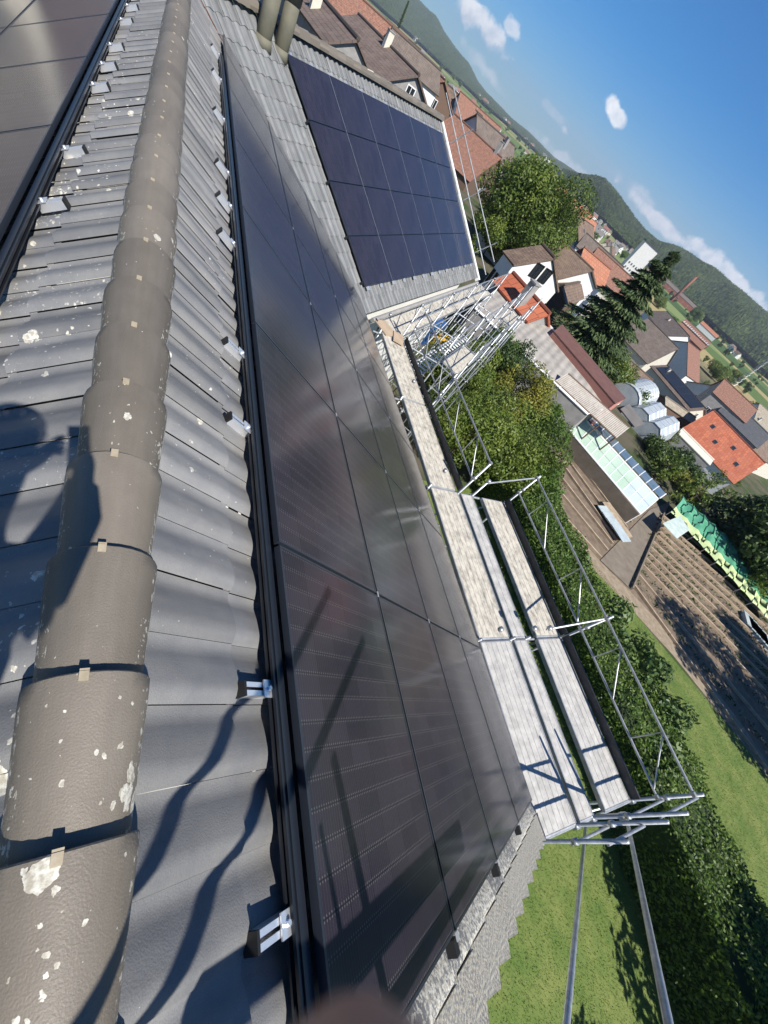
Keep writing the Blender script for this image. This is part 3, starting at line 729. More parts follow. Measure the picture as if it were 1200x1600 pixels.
vr((-2.40, -.40, HZ), (-2.40, -.38, 1.50), .024, 'standard')
vr((-2.40, -.22, .55), (-2.40, -.22, 1.36), .012, 'standard')
vr((-2.40, .98, 1.30), (-2.40, -.66, 2.31), .024)
vr((-2.40, .75, 1.20), (-2.40, -.90, 1.86), .024)
mb = MB(); mb.box((-2.40, -.60, .65), unit(A(0, -1, -.66)), (1, 0, 0), unit(A(0, -.66, 1)), 1.05, .016, .065); mb.build('guard_board', M_DECK, vg)

# ------------------------------------------------------------------ scaffolding round the wing eave
ws = empty('scaffold', WE(5, 1, HZ), 'second galvanised scaffold, crowded with tubes, below the eave of the solar-covered wing', 'scaffold')
WEF = lambda x, y, z: WE(x, y, z) if True else None
def WEF(x, y, z):
    p = WO + x * WA + y * bh; return A(p[0], p[1], z)
wb = (0.55, 3.12, 5.69, 8.26, 10.83)
for i in range(4):
    deck(ws, WEF, wb[i], wb[i + 1], .62, 1.30, ZD - .05, M_DECK)
    guard(wb[i], wb[i + 1], 1.36, -2.05, -2.55, WEF, ws, 2)
for i in (0, 3): deck(ws, WEF, wb[i] + .8, wb[i + 1] + .4, 2.55, 3.15, ZD - .05, M_DECK)
for i in range(4):
    guard(wb[i] + .6, wb[i + 1] + .6, 2.5, -2.1, -2.6, WEF, ws, 2); guard(wb[i] + .6, wb[i + 1] + .6, 3.2, -2.1, -2.6, WEF, ws, 1)
def wstd(x, y, top):
    mb = MB(); mb.tube(WEF(x, y, HZ), WEF(x, y, top), .0225, 10)
    for z in (ZD - .06, ZD - 2.05): mb.tube(WEF(x, y, z - .03), WEF(x, y, z + .03), .034, 8)
    mb.build('standard', M_GALV, ws, smooth=True)
for i, x in enumerate(wb):
    wstd(x, .66, ZD); wstd(x, 1.36, -2.0); wstd(x + .6, 2.5, -1.9); wstd(x + .6, 3.2, -1.95)
    for z in (ZD - .1, ZD - 2.0, ZD - 4):
        mb = MB(); mb.tube(WEF(x, .6, z), WEF(x, 1.45, z), .022, 8); mb.build('transom', M_GALV, ws); mb = MB(); mb.tube(WEF(x + .6, 2.4, z), WEF(x + .6, 3.3, z), .022, 8); mb.build('transom', M_GALV, ws)
    if i < 4:
        for (p, q) in ((WEF(x, 1.36, ZD - 2), WEF(wb[i + 1], 1.36, ZD)), (WEF(x + .6, 3.2, ZD), WEF(wb[i + 1] + .6, 3.2, ZD - 2)), (WEF(x, 1.36, ZD - .1), WEF(x + .6, 2.5, ZD - .1))):
            mb = MB(); mb.tube(p, q, .022, 8); mb.build('brace', M_GALV, ws)
        for z in (ZD - .2, ZD - 2.2):
            for y in (1.36, 2.5, 3.2):
                xo = .6 if y > 2 else 0
                mb = MB(); mb.tube(WEF(x + xo, y, z), WEF(wb[i + 1] + xo, y, z), .022, 8); mb.build('ledger', M_GALV, ws)
# stack of ladders / truss girders lying across at the lower level
for i in range(2):
    t = empty('scaffold_ladder', WEF(2.5 + 3 * i, 1.95, ZD - 1.9), ['pale metal ladder lying below the wing scaffold, near the valley corner', 'pale metal ladder lying below the wing scaffold, nearer its far end'][i], 'ladder', 'ladders below the wing scaffold')
    mb = MB()
    for y in (1.75, 2.2): mb.tube(WEF(1.0 + 3.2 * i, y, ZD - 1.0), WEF(4.0 + 3.2 * i, y, ZD - 1.0), .025, 8)
    mb.build('side_rail', M_GALV, t)
    for k in range(11):
        mb = MB(); mb.box(WEF(1.1 + 3.2 * i + .28 * k, 1.975, ZD - 1.0), WA, bh, (0, 0, 1), .045, .23, .012); mb.build('rung', M_TRIM, t)
# tall guard rails along the far gable of the wing
for q0, q1, dz in (((757, 420), (697, 145), 0), ((770, 400), (708, 135), 0)):
    def onU(q, u=10.62):
        d = ray(*q); return C + d * ((WA @ (WO + WA * u) - WA @ C) / (WA @ d))
    mb = MB(); a_, b_ = onU(q0), onU(q1); mb.tube(a_ - (b_ - a_) * .04, b_, .023, 10); mb.build('gable_rail', M_GALV, ws)
for r_ in (.4, 2.4, 4.4):
    mb = MB(); mb.tube(W(10.62, r_, -.6), W(10.62, r_, .95), .022, 8); mb.build('rail_post', M_GALV, ws)
# things standing in the yard below the scaffolds
M_BLUE = mat('blue_tarp', (.02, .07, .20), (.03, .10, .28), 6, rough=.5)
M_YEL = mat('yellow_sheet', (.62, .38, .05), rough=.6)
mb = MB(); p = G(668, 500, -8.2)
mb.box((p[0], p[1], -8.5), WA, bh, (0, 0, 1), 1.6, 1.0, .5); mb.box((p[0], p[1], -7.93), WA, bh, (0, 0, 1), 1.2, .7, .06)
tag(mb.build('covered_stack', M_BLUE, None), 'stack under a dark blue tarpaulin in the yard below the wing scaffold', 'tarpaulin')
p = G(692, 532, -8.6); mb = MB(); mb.box((p[0], p[1], -8.7), WA, bh, (0, 0, 1), .9, .45, .25); mb.box((p[0] + .1, p[1], -8.42), bh, WA, (0, 0, 1), .35, .6, .03)
tag(mb.build('pallet_stack', M_YEL, None), 'yellow sheeting stacked in the yard between the scaffold tubes', 'sheet stack')

# ------------------------------------------------------------------ ground
def ground_mat():
    m = bpy.data.materials.new('ground'); m.use_nodes = True; t = m.node_tree; bs = t.nodes['Principled BSDF']; bs.inputs['Roughness'].default_value = .95
    bs.inputs['Specular IOR Level'].default_value = .2
    ge = N(t, 'ShaderNodeNewGeometry'); pos = ge.outputs['Position']
    mp = N(t, 'ShaderNodeMapping'); mp.inputs['Scale'].default_value = (.0024, .009, .0); mp.inputs['Rotation'].default_value = (0, 0, math.radians(45)); t.links.new(pos, mp.inputs[0])
    vo = N(t, 'ShaderNodeTexVoronoi'); vo.inputs['Scale'].default_value = 1.0; t.links.new(mp.outputs[0], vo.inputs['Vector'])
    sp = N(t, 'ShaderNodeSeparateColor'); t.links.new(vo.outputs['Color'], sp.inputs[0])
    r = N(t, 'ShaderNodeValToRGB'); r.color_ramp.interpolation = 'CONSTANT'; e = r.color_ramp.elements
    e[0].color = (.085, .13, .035, 1); e[0].position = 0; e[1].color = (.30, .24, .11, 1); e[1].position = .72
    for p_, c in ((.2, (.12, .17, .05)), (.38, (.05, .09, .025)), (.5, (.16, .20, .07)), (.62, (.10, .15, .04)), (.86, (.22, .19, .10))):
        x = e.new(p_); x.color = (*c, 1)
    t.links.new(sp.outputs[0], r.inputs[0])
    n = N(t, 'ShaderNodeTexNoise'); n.inputs['Scale'].default_value = .35; n.inputs['Detail'].default_value = 8; t.links.new(pos, n.inputs['Vector'])
    r2 = N(t, 'ShaderNodeValToRGB'); r2.color_ramp.elements[0].color = (.045, .065, .02, 1); r2.color_ramp.elements[1].color = (.10, .085, .06, 1)
    r2.color_ramp.elements[0].position = .4; r2.color_ramp.elements[1].position = .6; t.links.new(n.outputs[0], r2.inputs[0])
    ln = N(t, 'ShaderNodeVectorMath', operation='LENGTH'); t.links.new(pos, ln.inputs[0])
    f = wmath('MULTIPLY', wmath('SUBTRACT', ln.outputs['Value'], 260, t=t), .01, clamp=True, t=t)
    mx = N(t, 'ShaderNodeMix', data_type='RGBA'); t.links.new(f, mx.inputs[0]); t.links.new(r2.outputs[0], mx.inputs[6]); t.links.new(r.outputs[0], mx.inputs[7])
    t.links.new(mx.outputs[2], bs.inputs['Base Color'])
    return m
gxs = [-2500, -1200, -600, -300] + [-200 + 10 * i for i in range(53)] + [350, 400, 500, 700, 1000, 1600, 2600, 4500, 7500]
gys = [-6500, -4000, -2200, -1200, -700, -400, -250] + [-180 + 6 * i for i in range(31)] + [30, 60, 150, 400, 1200, 5000]
mb = MB(); mb.v = [(x, y, ZT(x, y)) for x in gxs for y in gys]; ny = len(gys)
mb.f = [(i * ny + j, (i + 1) * ny + j, (i + 1) * ny + j + 1, i * ny + j + 1) for i in range(len(gxs) - 1) for j in range(ny - 1)]
mb.uv = [None] * len(mb.f); mb.m = [0] * len(mb.f)
tag(mb.build('ground', ground_mat(), None, smooth=True, fix=False, org=(0, 0, HZ)), kind='structure')
M_LAWN = mat('lawn', (.075, .13, .020), (.155, .185, .045), 1.1, rough=.95, bump=.6, bscale=30, coord='Object', detail=9)
M_SOIL = mat('soil', (.115, .082, .055), (.20, .152, .105), 2.2, rough=.95, bump=.7, bscale=14)
M_DRY = mat('dry_path', (.30, .24, .17), (.20, .155, .10), 3.5, rough=.95, bump=.4, bscale=20)
M_CONC = mat('concrete_path', (.20, .165, .125), (.14, .115, .085), 1.6, rough=.9, bump=.4, bscale=14)
def sheet(name, pts, z, m, label=None):
    mb = MB(); mb.face([(p[0], p[1], z) for p in pts]); return tag(mb.build(name, m, None, fix=True), label, kind='structure')
LAWN = [(9.0, -19.3), (2.4, -22.4), (-6.9, -27.0), (-12, -29.5), (-14, -3.9), (-1.9, -3.9), (9, -9)]
sheet('lawn', LAWN, HZ + .006, M_LAWN)
sheet('soil_bed', [G(868, 690), G(878, 832), G(1000, 966), G(1110, 1090), G(1260, 1300), G(1260, 1010), G(1175, 960), G(1036, 800), G(960, 700)], HZ + .010, M_SOIL)
sheet('dry_path', [G(880, 812), G(940, 880), G(985, 925), G(1060, 1005), G(1150, 1120), G(1240, 1250), G(1240, 1270), G(1140, 1135), G(1052, 1025), G(980, 945), G(930, 893), G(878, 828)], HZ + .014, M_DRY)
# grass blades over the lawn
def inpoly(x, y, P):
    c = np.zeros(len(x), bool); n = len(P)
    for i in range(n):
        x0, y0 = P[i][:2]; x1, y1 = P[(i + 1) % n][:2]
        cond = ((y0 > y) != (y1 > y)) & (x < (x1 - x0) * (y - y0) / (y1 - y0 + 1e-12) + x0); c ^= cond
    return c
def quads_mesh(name, P, U, Wd, m, parent=None, tint=None, loc=None):
    """P centres, U long half vectors, Wd width half vectors -> one mesh of kite leaves."""
    n = len(P); v = np.empty((n, 4, 3)); v[:, 0] = P - U; v[:, 1] = P + Wd - U * .1; v[:, 2] = P + U; v[:, 3] = P - Wd - U * .1
    o0 = LOC[parent.name] if parent is not None else (A(*loc) if loc is not None else A(P[:, 0].mean(), P[:, 1].mean(), P[:, 2].min()))
    me = bpy.data.meshes.new(name); me.vertices.add(4 * n); me.vertices.foreach_set('co', (v - o0).reshape(-1))
    me.loops.add(4 * n); me.loops.foreach_set('vertex_index', np.arange(4 * n, dtype=np.int32))
    me.polygons.add(n); me.polygons.foreach_set('loop_start', np.arange(0, 4 * n, 4, dtype=np.int32)); me.polygons.foreach_set('loop_total', np.full(n, 4, dtype=np.int32))
    a = me.attributes.new('tint', 'FLOAT', 'FACE'); a.data.foreach_set('value', (tint if tint is not None else RNG.random(n)).astype(np.float32))
    me.materials.append(m); me.update(); me.validate()
    o = bpy.data.objects.new(name, me); COL.objects.link(o); LOC[o.name] = o0
    if parent is not None: o.parent = parent
    else: o.location = tuple(o0)
    return o
def leafmat(name, c1, c2, tr=.35, rough=.5, tint=.5):
    m = mat(name, c1, c2, .8, rough=rough, tint=tint, spec=.4)
    t = m.node_tree; bs = bsdf(m); out = t.nodes['Material Output']
    td = N(t, 'ShaderNodeBsdfTranslucent'); ms = N(t, 'ShaderNodeMixShader'); ms.inputs[0].default_value = tr
    src = bs.inputs['Base Color'].links[0].from_socket; t.links.new(src, td.inputs[0])
    t.links.new(bs.outputs[0], ms.inputs[1]); t.links.new(td.outputs[0], ms.inputs[2]); t.links.new(ms.outputs[0], out.inputs[0])
    return m
M_GRASS = leafmat('grass_blade', (.12, .19, .025), (.22, .25, .06), tr=.45, rough=.6)
n = 300000
gx = RNG.uniform(-14, 9, n); gy = RNG.uniform(-29, -3.9, n); k = inpoly(gx, gy, LAWN)
d2 = np.hypot(gx + 4, gy + 12); k &= RNG.random(n) < np.clip(14 / (d2 + 4), .25, 1)
gx, gy = gx[k], gy[k]; n = len(gx)
an = RNG.uniform(0, 2 * np.pi, n); ln_ = RNG.uniform(.014, .034, n); tl = RNG.uniform(.3, 1.1, n)
U_ = np.stack([np.cos(an) * ln_ * tl * .6, np.sin(an) * ln_ * tl * .6, ln_ * .8], 1)
Wd = np.stack([-np.sin(an), np.cos(an), an * 0], 1) * RNG.uniform(.004, .010, n)[:, None]
tag(quads_mesh('grass', np.stack([gx, gy, HZ + .01 + U_[:, 2]], 1), U_, Wd, M_GRASS), 'short green lawn grass beside the hedge', 'grass', kind='stuff')

# ------------------------------------------------------------------ vegetation
def leaf_cloud(clumps, dens, size, asp=.5, shell=.55, up=.35, cap=60000):
    """clumps: list of (centre, (rx, ry, rz)); returns P, U, W arrays."""
    Ps, Us, Ws, Ts = [], [], [], []
    for c, r in clumps:
        tc_ = RNG.random()
        r = np.array(r); n = int(dens * (r[0] * r[1] + r[1] * r[2] + r[0] * r[2]) * 4.2)
        d = RNG.normal(size=(n, 3)); d /= np.linalg.norm(d, axis=1)[:, None]
        rad = shell + (1.08 - shell) * RNG.random(n) ** .6
        p = np.array(c) + d * rad[:, None] * r
        nn = d + RNG.normal(size=(n, 3)) * .7 + np.array([0, 0, up]); nn /= np.linalg.norm(nn, axis=1)[:, None]
        a = RNG.normal(size=(n, 3)); a -= nn * (a * nn).sum(1)[:, None]; a /= np.linalg.norm(a, axis=1)[:, None]
        b = np.cross(nn, a); s = RNG.uniform(.6, 1.25, n)[:, None] * size
        Ps.append(p); Us.append(a * s); Ws.append(b * s * asp); Ts.append(np.clip(tc_ * .6 + .4 * RNG.random(n), 0, 1))
    P, U, Wq, T_ = np.concatenate(Ps), np.concatenate(Us), np.concatenate(Ws), np.concatenate(Ts)
    if len(P) > cap:
        k = RNG.choice(len(P), cap, replace=False); P, U, Wq, T_ = P[k], U[k], Wq[k], T_[k]
    return P, U, Wq, T_
ML_TREE = leafmat('tree_leaf', (.095, .15, .024), (.17, .22, .042), tr=.4)
ML_DARK = leafmat('dark_leaf', (.035, .068, .016), (.062, .10, .024), tr=.25)
ML_LAUREL = leafmat('laurel_leaf', (.065, .12, .030), (.11, .17, .045), tr=.2, rough=.5)
ML_YEL = leafmat('yellow_leaf', (.30, .28, .045), (.17, .20, .04), tr=.4)
ML_CONI = leafmat('conifer_needle', (.050, .085, .030), (.085, .125, .044), tr=.15, rough=.7)
ML_HEDGE = leafmat('hedge_leaf', (.070, .135, .020), (.12, .19, .034), tr=.4)
ML_RED = leafmat('copper_leaf', (.09, .03, .025), (.13, .05, .035), tr=.2)
def trunk(t, base, top, r, limbs=(), m=M_BARK):
    mb = MB(); base = A(*base); top = A(*top); p = base; rr = r
    for k in range(5):
        q = base + (top - base) * (k + 1) / 5 + A(*RNG.normal(size=3)) * r * .5 * (k < 4) * A(1, 1, 0); mb.tube(p, q, rr, 9, r1=rr * .82, cap=False); p = q; rr *= .82
    for c in limbs:
        s = base + (top - base) * RNG.uniform(.45, .85); mid = (s + A(*c)) / 2 + A(0, 0, .1); mb.tube(s, mid, r * .4, 6, r1=r * .28, cap=False); mb.tube(mid, c, r * .28, 6, r1=r * .1, cap=False)
    mb.build('trunk', m, t, smooth=True)
def tree(label, base, h, rad, m, size=.12, dens=26, cat='tree', name='tree', nclump=26, flat=.8, group=None, crown0=.28, cap=60000):
    base = A(*base); t = empty(name, base, label, cat, group)
    cl = []
    cc = base + A(0, 0, h * (crown0 + 1) / 2); hz = h * (1 - crown0) / 2
    for i in range(nclump):
        d = RNG.normal(size=3); d /= np.linalg.norm(d); q = RNG.uniform(.40, .88)
        c = cc + d * q * A(rad, rad, hz); r = rad * RNG.uniform(.18, .40)
        cl.append((c, (r, r, r * flat)))
    trunk(t, base, cc + A(0, 0, hz * .3), max(.06, h * .018), [c for c, _ in cl[:7]])
    P, U, Wq, T_ = leaf_cloud(cl, dens, size, cap=cap)
    quads_mesh('crown', P, U, Wq, m, t, tint=T_)
    return t
def conifer(label, base, h, rad, m=ML_CONI, n=9000, name='conifer', cat='conifer', group=None, lw=.09, droop=.25):
    base = A(*base); t = empty(name, base, label, cat, group); trunk(t, base, base + A(0, 0, h * .96), h * .014)
    k = RNG.random(n) ** .8; lev = np.floor(k * 22) / 22 + RNG.random(n) * .018
    z = h * (.06 + .93 * lev); prof = rad * (1 - lev) ** .85 * (.8 + .35 * np.sin(lev * 60))
    nb = 9; an = (RNG.integers(0, nb, n) + lev * 13.7) * 2 * np.pi / nb + RNG.normal(size=n) * .16
    q = np.sqrt(RNG.random(n)) ; rr = prof * q
    P = np.stack([np.cos(an) * rr, np.sin(an) * rr, z - rr * droop + RNG.normal(size=n) * .05], 1) + base
    U = np.stack([np.cos(an), np.sin(an), -droop + RNG.normal(size=n) * .3], 1) * (h * .02 * RNG.uniform(.7, 1.4, n))[:, None]
    Wd = np.stack([-np.sin(an), np.cos(an), RNG.normal(size=n) * .5], 1) * (h * .006)
    quads_mesh('crown', P, U, Wd, m, t)
    return t

M_CORE = mat('hedge_inside', (.018, .034, .008), (.03, .05, .012), 3, rough=.95)
# clipped hedge between lawn and yard: a long body of leaves with stems inside
def hedge(label, path, wd, h, m, size=.06, dens=230, name='hedge'):
    path = [A(*p) for p in path]; t = empty(name, (*path[0][:2], HZ), label, 'hedge')
    mb = MB(); Ps, Us, Ws = [], [], []
    for a, b in zip(path[:-1], path[1:]):
        L = np.linalg.norm(b - a); d = (b - a) / L; nrm = A(-d[1], d[0]); n = int(L * (wd + 2 * h) * dens)
        s = RNG.random(n) * L; w = RNG.random(n); per = (wd + 2 * h); q = w * per
        off = np.where(q < h, -wd / 2, np.where(q < h + wd, q - h - wd / 2, wd / 2)); z = np.where(q < h, q, np.where(q < h + wd, h, per - q))
        out = np.stack([np.where((q < h), -1, np.where(q > h + wd, 1, 0)) * nrm[0], np.where((q < h), -1, np.where(q > h + wd, 1, 0)) * nrm[1], ((q > h) & (q < h + wd)) * 1.0], 1)
        wob = .12 * np.sin(s * 1.3 + 2) + .09 * np.sin(s * 3.1) + RNG.normal(size=n) * .07
        P = np.stack([a[0] + d[0] * s + nrm[0] * off, a[1] + d[1] * s + nrm[1] * off, HZ + z], 1) + out * wob[:, None]
        nn = out + RNG.normal(size=(n, 3)) * .6; nn /= np.linalg.norm(nn, axis=1)[:, None]
        c = RNG.normal(size=(n, 3)); c -= nn * (c * nn).sum(1)[:, None]; c /= np.linalg.norm(c, axis=1)[:, None]
        Ps.append(P); Us.append(c * size * RNG.uniform(.6, 1.2, n)[:, None]); Ws.append(np.cross(nn, c) * size * .55)
        m_ = (a + b) / 2; mb.box((m_[0], m_[1], HZ + h * .46), (*d, 0), (*nrm, 0), (0, 0, 1), L / 2, wd / 2 - .12, h * .46)
    quads_mesh('foliage', np.concatenate(Ps), np.concatenate(Us), np.concatenate(Ws), m, t)
    mb.build('inner_branches', M_CORE, t)
    return t
hedge('long thick clipped green hedge between the near lawn and the outer lawn strip', [(9.5, -15.2), (3.0, -14.9), (-3.0, -14.9), (-9.5, -14.3), (-16, -14.2)], 2.7, 2.2, ML_HEDGE, size=.062, dens=360)
# laurel bushes by the hedge
for i, (x, y, r, hh) in enumerate(((1.5, -16.3, 1.35, 2.8), (-.1, -16.5, 1.4, 3.0), (-1.7, -16.1, 1.4, 3.0), (4.6, -15.6, 1.2, 2.7), (-2.9, -15.0, 1.2, 2.9))):
    lab = ['glossy laurel bush beside the hedge, in line with the scaffold joint', 'large glossy laurel bush in the middle of the hedge run', 'large glossy laurel bush outside the near deck railing', 'laurel bush beside the far half of the hedge', 'glossy laurel bush next to the near end of the scaffold'][i]
    tree(lab, (x, y, HZ), hh, r, ML_LAUREL, size=.115, dens=60, name='laurel_bush', cat='bush', nclump=22, crown0=.05, group='laurel bushes along the hedge')
# big shrubs and small trees beyond the far deck
big = [((735, 560), -5.6, 4.6, 2.3, ML_TREE, 'leafy green tree behind the corner of the two scaffolds'),
       ((790, 560), -6.0, 4.6, 2.2, ML_DARK, 'dark green tree between the scaffold corner and the long shed'),
       ((830, 600), -5.6, 4.4, 1.9, ML_YEL, 'yellowish green tree beside the long corrugated shed roof'),
       ((760, 650), -5.4, 4.6, 2.3, ML_TREE, 'broad green tree directly behind the far scaffold railing'),
       ((830, 690), -5.6, 4.6, 2.4, ML_TREE, 'bright green tree standing between the railing and the planting rows'),
       ((870, 650), -6.2, 3.8, 1.8, ML_HEDGE, 'light green shrub leaning over the greenhouse roof'),
       ((800, 530), -6.2, 3.6, 1.7, ML_HEDGE, 'light green shrub beside the grey plank roof'),
       ((850, 750), -6.6, 3.2, 1.6, ML_HEDGE, 'rounded shrub at the far end of the hedge')]
for (q, z, hh, r, m, lab) in big:
    p = G(*q, z); tree(lab, (p[0], p[1], HZ), hh, r, m, size=.075, dens=95, nclump=34, crown0=.12, cap=55000, name='garden_tree')
# tree outside the frame that shades the lawn and the one that shades the beds
for (x, y, hh, r, lab, nc) in ((-12.4, -8.6, 5.5, 2.4, 'broad garden tree beyond the gable that shades the lawn', 22), (-10.6, -15.6, 7.0, 3.1, 'dense garden tree at the end of the hedge behind the viewer', 22), (-8.4, -28.8, 13.5, 3.6, 'tall tree beside the planting rows that throws shade over them', 26), (-9.5, -34.5, 13.0, 3.4, 'tall dark tree beyond the planting rows that shades their far side', 26)):
    tree(lab, (x, y, HZ), hh, r, ML_DARK, size=.15, dens=34, nclump=nc + 14, crown0=.06, cap=40000)

# ------------------------------------------------------------------ nursery garden: rows, slab path, greenhouse, nets
sheet('slab_path', [G(937, 876), G(984, 921), G(1042, 786), G(1014, 797)], HZ + .05, M_CONC)
mb = MB(); a, b = G(984, 921), G(1042, 786)
mb.box((*((a + b) / 2)[:2], HZ + .11), unit(b - a), unit(np.cross(b - a, (0, 0, 1))), (0, 0, 1), np.linalg.norm(b - a) / 2, .05, .11)
tag(mb.build('path_edging', M_CONC, None), 'raised concrete edging along the near side of the slab path', 'kerb')
M_BOARD = mat('bed_board', (.42, .33, .23), (.27, .20, .13), 3, rough=.9, stretch=(1, 1, 1))
def row(p, q, label, group, wd=.06, h=.15):
    mb = MB(); p = A(p[0], p[1], 0); q = A(q[0], q[1], 0); d = unit(q - p); nn = A(-d[1], d[0], 0); L = np.linalg.norm(q - p)
    nseg = max(1, int(L / 3)); c = []
    for i in range(nseg):
        a = p + d * L * i / nseg; b = p + d * (L * (i + 1) / nseg - .03); jj = RNG.uniform(-.03, .03); m_ = (a + b) / 2 + nn * jj
        mb.box((m_[0], m_[1], HZ + h / 2 + RNG.uniform(-.02, .02)), d, nn, (0, 0, 1), np.linalg.norm(b - a) / 2, wd, h / 2)
    return tag(mb.build('bed_edging', M_BOARD, None), label, 'bed edging', group)
rs = [G(880 + x / 6.667, 760 + y / 6.667) for x, y in ((700, 1010), (760, 910), (800, 810), (830, 740), (850, 680), (880, 620), (900, 560), (930, 490), (945, 430), (960, 375), (975, 330), (1000, 290))]
rs2 = [(1260, 1290), (1260, 1215), (1260, 1150), (1260, 1125), (1260, 1108), (1260, 1090), (1260, 1070), (1260, 1052), (1255, 1035), (1250, 1010), (1245, 995), (1240, 975)]
for i, (p, q) in enumerate(zip(rs, rs2)):
    row(p, G(*q), 'weathered timber edging of the near planting rows, %s from the lawn' % (ORD + ['ninth', 'tenth', 'eleventh', 'twelfth'])[i], 'timber edgings of the planting rows')
rl = [G(880 + x / 6.667, 760 + y / 6.667) for x, y in ((380, 750), (450, 670), (500, 600), (545, 570), (600, 500), (650, 430), (700, 380), (770, 300), (815, 270))]
rl2 = [(872, 800), (874, 770), (876, 748), (878, 728), (880, 712), (884, 700), (888, 692), (893, 684), (897, 676)]
for i, (p, q) in enumerate(zip(rl, rl2)):
    row(p, G(*q), 'weathered timber edging of the far planting rows, %s from the lawn' % (ORD + ['ninth'])[i], 'timber edgings of the planting rows')
# low crop leaves in the rows
n = 3000; pr = []
for i in range(11):
    a, b = (rs[i] + rs[i + 1]) / 2, (G(*rs2[i]) + G(*rs2[i + 1])) / 2
    s = RNG.random(n // 11)[:, None]; pp = a + (b - a) * s; pp[:, 2] = HZ + .12; pp[:, :2] += RNG.normal(size=(len(pp), 2)) * .14; pr.append(pp)
P_ = np.concatenate(pr); U_ = RNG.normal(size=P_.shape) * .05; W_ = RNG.normal(size=P_.shape) * .03
tag(quads_mesh('crop_seedlings', P_, U_, W_, ML_DARK), 'low seedlings growing in the planting rows', 'seedlings', kind='stuff')
# glass cover leaning in the rows
M_PANE = mat('pale_pane', (.50, .56, .55), (.38, .44, .44), 2, rough=.25, spec=.7)
t = empty('cold_frame_cover', G(958, 815), 'pale glazed cover lying across the far planting rows', 'cold frame')
for i in range(4):
    p = G(949 + i * 7, 803 + i * 10, HZ + .35 + .02 * i); mb = MB(); d = unit(G(975, 843) - G(949, 803)); nn = A(-d[1], d[0], 0)
    mb.box((p[0], p[1], HZ + .34 + .03 * i), d, nn, (0, .1, 1), .62, .55, .02); mb.build('pane', M_PANE, t)
mb = MB(); p = G(958, 815); mb.box((p[0], p[1], HZ + .16), d, nn, (0, 0, 1), 1.3, .5, .15); mb.build('base_frame', M_BOARD, t)
for i, (u, v) in enumerate(((925, 800), (985, 818), (940, 868), (952, 860), (930, 880))): pass

# greenhouse: low glazed roof, greenish and white panes
M_GGL = mat('greenhouse_glass', (.36, .50, .38), (.50, .60, .50), .35, rough=.2, spec=.6)
M_GGL2 = mat('whitened_glass', (.55, .62, .66), (.44, .52, .56), .5, rough=.25, spec=.6)
M_GGR = mat('ridge_glass', (.10, .14, .17), (.16, .2, .22), .8, rough=.15, spec=.8)
gh = empty('greenhouse', G(960, 720), 'low greenhouse with green-tinted and whitened panes beside the planting rows', 'greenhouse')
e0, e1 = G(886, 668, -7.9), G(1001, 803, -7.9); r0, r1 = G(905, 645, -7.0), G(1028, 780, -7.0); t0, t1 = G(913, 638, -7.0), G(1038, 773, -7.0)
npan = 12
for i in range(npan):
    mb = MB()
    f0, f1 = i / npan, (i + 1) / npan
    for (k0, k1) in ((0, .5), (.5, 1)):
        q = [e0 + (e1 - e0) * f + (r0 + (r1 - r0) * f - (e0 + (e1 - e0) * f)) * k_ for f, k_ in ((f0, k0), (f1, k0), (f1, k1), (f0, k1))]
        c = sum(q) / 4; q = [c + (p - c) * .965 for p in q]; mb.prism(q, (0, 0, .02))
    mb.build('glass_pane', M_GGL2 if i > 8 else M_GGL, gh)
    mb = MB(); q = [r0 + (r1 - r0) * f0, r0 + (r1 - r0) * f1, t0 + (t1 - t0) * f1, t0 + (t1 - t0) * f0]; q = [p + A(0, 0, .12) for p in q]; c = sum(q) / 4; q = [c + (p - c) * .9 for p in q]; mb.prism(q, (0, 0, .03)); mb.build('ridge_pane', M_GGR, gh)
mb = MB()
for i in range(npan + 1):
    f = i / npan; mb.tube(e0 + (e1 - e0) * f, r0 + (r1 - r0) * f, .035, 5); mb.tube(r0 + (r1 - r0) * f + A(0, 0, .12), t0 + (t1 - t0) * f + A(0, 0, .12), .04, 5)
mb.tube(e0, e1, .06, 6); mb.tube(r0, r1, .07, 6); mb.tube(t0, t1, .07, 6)
for f in np.linspace(0, 1, 9):
    for a, b in ((e0, e1), (t0, t1)):
        p = a + (b - a) * f; mb.tube((p[0], p[1], HZ), p, .04, 6)
mb.build('glazing_bars', M_TRIM, gh)
mb = MB(); tt0 = t0 + unit(t0 - r0) * 1.6; tt1 = t1 + unit(t1 - r1) * 1.6
mb.prism([A(*e0[:2], HZ), A(*e1[:2], HZ), A(*e1[:2], -7.98), A(*e0[:2], -7.98)], (0, .05, 0)); mb.build('low_wall', M_CONC, gh)

# green netting tunnel
M_NET = mat('green_net', (.05, .23, .13), (.09, .32, .19), 1.0, rough=.6, stretch=(1, 1, 1))
M_NETP = mat('pale_net', (.50, .60, .30), (.40, .50, .22), 2, rough=.7)
nt_ = empty('net_tunnel', G(1110, 860), 'long crop tunnel covered with sagging green netting and a pale lower skirt', 'net tunnel')
A0, A1 = G(1048, 800, -8.4), G(1215, 985, -8.4); B0, B1 = G(1068, 775, -7.6), G(1215, 905, -7.6)
nh = 9
mb = MB(); mp_ = MB()
NS = nh * 8; NT = 8
def netp(i, j):
    f = i / NS; a = A0 + (A1 - A0) * f; b = B0 + (B1 - B0) * f; k = j / NT
    p = a + (b - a) * k; sag = abs(math.sin(math.pi * i / 8)); p = p + A(0, 0, .25 * math.sin(math.pi * k) - .14 * sag * (.3 + .7 * math.sin(math.pi * k)))
    p = p + (b - a) * (.05 * sag if k > .9 else (-.05 * sag if k < .05 else 0)) * -1
    return p
